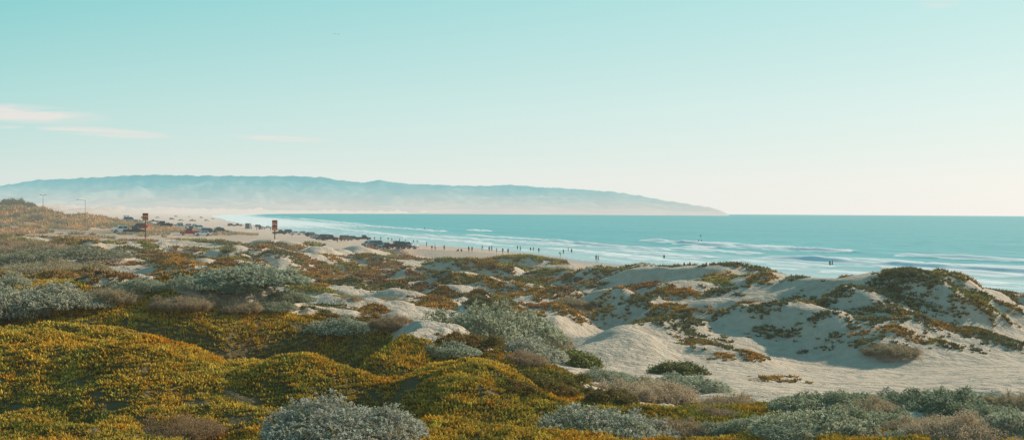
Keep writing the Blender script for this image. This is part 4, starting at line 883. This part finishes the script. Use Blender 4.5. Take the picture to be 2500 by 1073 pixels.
for (px, py, kd, cn) in sorted(PE):
    if kd not in PP: PP[kd] = person(kd)
    o = PP[kd] if kd not in usedp else copy_tree(PP[kd]); usedp.add(kd)
    x, D, z = march(px, py, 190 if px > 1100 else 290, 2500); z = max(z, -.45)
    o.location = (x, D, z); o.rotation_euler = (0,0,random.uniform(-3,3)); s = random.uniform(1.0,1.1); o.scale = (s,s,s)
    low = random.choice(list(CL.values())[:2])
    for ch in o.children: ch.color = (CL[cn] if ch.name.startswith('shirt') else low if ch.name.startswith('shorts') else (1,1,1))+(1,)
    seenp[(kd, cn)] = seenp.get((kd, cn), 0)+1; lst.append((o, px, kd, cn, seenp[(kd, cn)]))
for o, px, kd, cn, k in lst:
    where = 'among parked vehicles' if px < 900 else 'near the vehicle row end' if px < 1100 else 'at the surf edge' if px < 1500 else 'in the shallow water'
    if seenp[(kd, cn)] > 1: lab = f'{ORD[k-1]} person from left in {cn} top {PN[kd]}, {where}'
    else: lab = f'person in {cn} top {PN[kd]} {where}'
    tag(o, lab, 'person', 'people on the beach')
x, D = wpt(1711, 583); sr = person('surf'); sr.location = (x, D, .95); sr.rotation_euler = (0,0,.3)
for ch in sr.children: ch.color = (.02,.02,.022,1)
tag(sr, 'person in a dark wetsuit crouching on a board on a small wave far out', 'person')
bm = bmesh.new(); bmesh.ops.create_uvsphere(bm, u_segments=24, v_segments=10, radius=1)
for v_ in bm.verts: v_.co = Vector((v_.co.x*1.2, v_.co.y*.27*(1-.25*v_.co.x**2), v_.co.z*.04+.07*max(0, v_.co.x)**3))
sbd = empty('surfboard'); bobj('deck', bm, M_board, sbd, True); bm = bmesh.new(); vs = [bm.verts.new(p) for p in ((-.95,-.006,-.03),(-.75,-.006,-.03),(-1.0,-.006,-.2),(-.95,.006,-.03),(-.75,.006,-.03),(-1.0,.006,-.2))]
for f in ((0,1,2),(5,4,3),(0,3,4,1),(1,4,5,2),(2,5,3,0)): bm.faces.new([vs[i] for i in f])
bobj('fin', bm, M_black, sbd); sbd.location = (x, D, .93); sbd.rotation_euler = (0,0,.3); tag(sbd, 'pale surfboard under the person riding a small wave', 'surfboard')
# ---------------------------------------------------------------- signs, lamps, canopy, birds
def cyl(bm, a, b, r0, r1, n=10):
    a, b = Vector(a), Vector(b); d = (b-a).normalized(); s = d.cross(Vector((.3,.9,.1))).normalized(); q = d.cross(s)
    A = [bm.verts.new(a+(s*math.cos(i*2*math.pi/n)+q*math.sin(i*2*math.pi/n))*r0) for i in range(n)]; B = [bm.verts.new(b+(s*math.cos(i*2*math.pi/n)+q*math.sin(i*2*math.pi/n))*r1) for i in range(n)]
    for i in range(n): bm.faces.new((A[i],A[(i+1)%n],B[(i+1)%n],B[i]))
    bm.faces.new(A[::-1]); bm.faces.new(B)
def sign(px, pyb, pyt, D, wpx, boards, lab):
    x = (px-1250)/F*D; zb = float(H(np.array([x]), np.array([D]))[0]); zt_ = HC-(pyt-hor(px))*D/F; e = empty('beach_sign'); e.location = (x, D, zb); h = zt_-zb; w = wpx*D/F
    bm = bmesh.new(); cyl(bm, (0,.10,-.3), (0,.10,h-.1), .12, .10); bobj('post', bm, M_post, e)
    z1 = h
    for (hp, head) in boards:
        bh = hp*D/F; z0 = z1-bh; bm = bmesh.new(); box(bm, -w/2, w/2, -.03, .03, z0, z1); bev(bm, .02, 1); bd = bobj('sign_board', bm, M_brown, e)
        bm = bmesh.new(); box(bm, -w/2+.08, w/2-.08, -.045, -.028, z0+.07, z1-bh*head); bobj('orange_panel', bm, M_orange, bd)
        for k in range(2):
            zc = z0+.07+(bh*(1-head)-.07)*(.35+.33*k); bm = bmesh.new(); box(bm, -w*.32, w*.32, -.055, -.0445, zc-.05, zc+.05); bobj('printed_line', bm, M_brown if k else M_pale, bd)
        z1 = z0-.04
    tag(e, lab, 'sign', 'tall signs at the edge of the beach')
sign(355, 587, 520, 232., 14, [(9,.4),(9,.25)], 'left one of two tall orange and brown signs on posts at the dune edge')
sign(671, 576, 537, 245., 13, [(12,.3),(12,.3)], 'right one of two tall orange and brown signs on posts, beside the mid beach')
def lamp(px, pyt, D, arms, lab):
    x = (px-1250)/F*D; zb = float(H(np.array([x]), np.array([D]))[0]); h = HC-(pyt-hor(px))*D/F-zb; e = empty('street_lamp'); e.location = (x, D, zb)
    bm = bmesh.new(); cyl(bm, (0,0,-.3), (0,0,h), .10, .05); bobj('pole', bm, M_steel, e)
    for s, ln in arms:
        bm = bmesh.new(); cyl(bm, (0,0,h-.15), (s*ln,0,h+.1), .05, .04); bobj('arm', bm, M_steel, e)
        bm = bmesh.new(); box(bm, s*ln-.38, s*ln+.38, -.16, .16, h+.04, h+.2, .1, .1, .05); bev(bm, .03, 1); bobj('lamp_head', bm, M_steel, e)
    tag(e, lab, 'street lamp', 'lamp posts on the left hill')
lamp(208, 488, 345., [(-1, 2.4)], 'tall lamp post with one arm reaching left at the edge of the hill')
lamp(105, 476, 400., [(-1,.9),(1,.9)], 'lamp post with two short arms on the hill at far left')
x, D, z = march(347, 566, 298, 2000); e = empty('beach_canopy'); e.location = (x+1, D, z)
bm = bmesh.new(); v = [bm.verts.new(p) for p in ((-1.5,-1.5,2.0),(1.5,-1.5,2.0),(1.5,1.5,2.0),(-1.5,1.5,2.0),(0,0,2.8))]
for i in range(4): bm.faces.new((v[i], v[(i+1)%4], v[4]))
w_ = [bm.verts.new((p.co.x*1.01, p.co.y*1.01, 1.75)) for p in v[:4]]
for i in range(4): bm.faces.new((w_[i], w_[(i+1)%4], v[(i+1)%4], v[i]))
bobj('canopy_roof', bm, M_red, e)
for sx_, sy_ in ((-1,-1),(1,-1),(1,1),(-1,1)):
    bm = bmesh.new(); cyl(bm, (sx_*1.44,sy_*1.44,-.05), (sx_*1.44,sy_*1.44,1.98), .03, .03, 8); bobj('leg', bm, M_steel, e)
tag(e, 'red pop-up beach canopy beside the leftmost parked vehicles', 'canopy')
for i, (px, py) in enumerate(((815,83),(824,84))):
    D = 420.; e = empty('flying_bird'); e.location = ((px-1250)/F*D, D, HC-(py-hor(px))*D/F)
    bm = bmesh.new(); bmesh.ops.create_uvsphere(bm, u_segments=12, v_segments=8, radius=1)
    for v_ in bm.verts: v_.co = Vector((v_.co.x*.07, v_.co.y*.26, v_.co.z*.06))
    bobj('body', bm, M_bird, e, True)
    for s in (-1, 1):
        bm = bmesh.new(); pts = [(s*.03,-.1,.02),(s*.28,-.12,.13),(s*.6,.02,.05),(s*.27,.08,.12),(s*.03,.1,.02)]
        a = [bm.verts.new(p) for p in pts]; b = [bm.verts.new((p[0],p[1],p[2]-.015)) for p in pts]; bm.faces.new(a); bm.faces.new(b[::-1])
        for k in range(5): bm.faces.new((a[k], b[k], b[(k+1)%5], a[(k+1)%5]))
        bobj('wing', bm, M_bird, e)
    e.rotation_euler = (0,.1*i,.4*i); tag(e, ('left' if i == 0 else 'right')+' one of two tiny dark birds high in the sky', 'bird', 'birds in the sky')
# ---------------------------------------------------------------- world
wd = bpy.data.worlds.new("World"); S.world = wd; wd.use_nodes = True; nt = wd.node_tree; nt.nodes.clear()
class WT(NT):
    def __init__(s): s.t = nt
t = WT(); SUN_AZ, SUN_EL = 50., 21.
out = t.n('ShaderNodeOutputWorld'); bg = t.n('ShaderNodeBackground'); t.l(bg.outputs[0], out.inputs[0])
sky = t.n('ShaderNodeTexSky', sky_type='NISHITA'); sky.sun_disc = False; sky.sun_elevation = math.radians(SUN_EL); sky.sun_rotation = math.radians(SUN_AZ)
tc = t.n('ShaderNodeTexCoord'); sp = t.n('ShaderNodeSeparateXYZ'); t.l(tc.outputs['Generated'], sp.inputs[0]); X_, Y_, Z_ = sp.outputs
zr = t.math('POWER', t.math('MAXIMUM', Z_, 0.), .5)
def stops(l): return [(math.sqrt(p), lin(*c)) for p, c in l]
rl = t.ramp(zr, stops([(0,(224,230,222)),(.03,(213,229,223)),(.095,(173,221,217)),(.19,(118,204,206)),(.5,(80,148,165)),(1,(66,122,146))]))
rr = t.ramp(zr, stops([(0,(245,242,237)),(.03,(242,243,238)),(.095,(225,242,238)),(.19,(195,235,232)),(.5,(132,186,196)),(1,(78,134,156))]))
rb = t.ramp(zr, stops([(0,(184,208,208)),(.1,(158,200,204)),(.3,(116,175,188)),(.6,(86,145,165)),(1,(66,122,146))]))   # the sky away from the sun, behind the viewer
fx = t.math('POWER', t.maprange(X_, -.47, .50), .62)
grad = t.mix(t.maprange(Y_, -.35, .45), rb, t.mix(fx, rl, rr))
uu = t.math('DIVIDE', X_, Y_); vv = t.math('DIVIDE', Z_, Y_)
cmb = t.n('ShaderNodeCombineXYZ'); t.l(t.math('MULTIPLY', uu, 9), cmb.inputs[0]); t.l(t.math('MULTIPLY', vv, 120), cmb.inputs[1])
cn = t.noise(1.3, 6, .6, vec=cmb.outputs[0], dist=.6)
tot = None
for (px, py, a, b, sl, st_) in ((60,278,.085,.0095,-.055,1.6),(255,323,.068,.0050,-.06,1.5),(690,338,.052,.0032,-.04,1.1),(2290,3,.024,.008,0,.5),(10,310,.02,.002,0,.8)):
    u0 = (px-1250)/F; v0 = (hor(px)-py)/F; du = t.math('SUBTRACT', uu, u0)
    dv = t.math('SUBTRACT', t.math('SUBTRACT', vv, v0), t.math('MULTIPLY', du, sl))
    r2 = t.math('ADD', t.math('POWER', t.math('ABSOLUTE', t.math('DIVIDE', du, a)), 2), t.math('POWER', t.math('ABSOLUTE', t.math('DIVIDE', dv, b)), 2))
    m = t.math('MULTIPLY', t.math('SUBTRACT', 1, r2, clamp=True), st_)
    tot = m if tot is None else t.math('MAXIMUM', tot, m)
cm = t.math('MULTIPLY', tot, t.maprange(cn, .30, .62), clamp=True)
grad = t.mix(t.math('MULTIPLY', cm, .85), grad, lin(240,232,226))
ns = t.mix(1., sky.outputs[0], (.09,.09,.09), 'MULTIPLY')
t.l(t.mix(.06, grad, ns), bg.inputs[0]); bg.inputs[1].default_value = 1.0
sl = bpy.data.lights.new('sun', 'SUN'); sl.energy = 5.0; sl.angle = math.radians(.5); sl.color = (1,.87,.70); so = bpy.data.objects.new('sun', sl); C.objects.link(so)
a, el = math.radians(SUN_AZ), math.radians(SUN_EL); d = Vector((math.sin(a)*math.cos(el), math.cos(a)*math.cos(el), math.sin(el))); so.rotation_euler = d.to_track_quat('Z', 'Y').to_euler(); so.location = (50,50,60)
# ---------------------------------------------------------------- camera
cd = bpy.data.cameras.new('camera'); co = bpy.data.objects.new('camera', cd); C.objects.link(co)
cd.sensor_width = 36; cd.lens = 36*F/2500; cd.shift_y = -17.3/2500; cd.clip_end = 250000; cd.clip_start = .5
co.matrix_world = Matrix.Translation((0,0,HC)) @ Matrix.Rotation(math.pi/2, 4, 'X') @ Matrix.Rotation(math.atan(.00625), 4, 'Z')
S.camera = co
S.view_settings.view_transform = 'Standard'; S.view_settings.look = 'None'; S.view_settings.exposure = 0
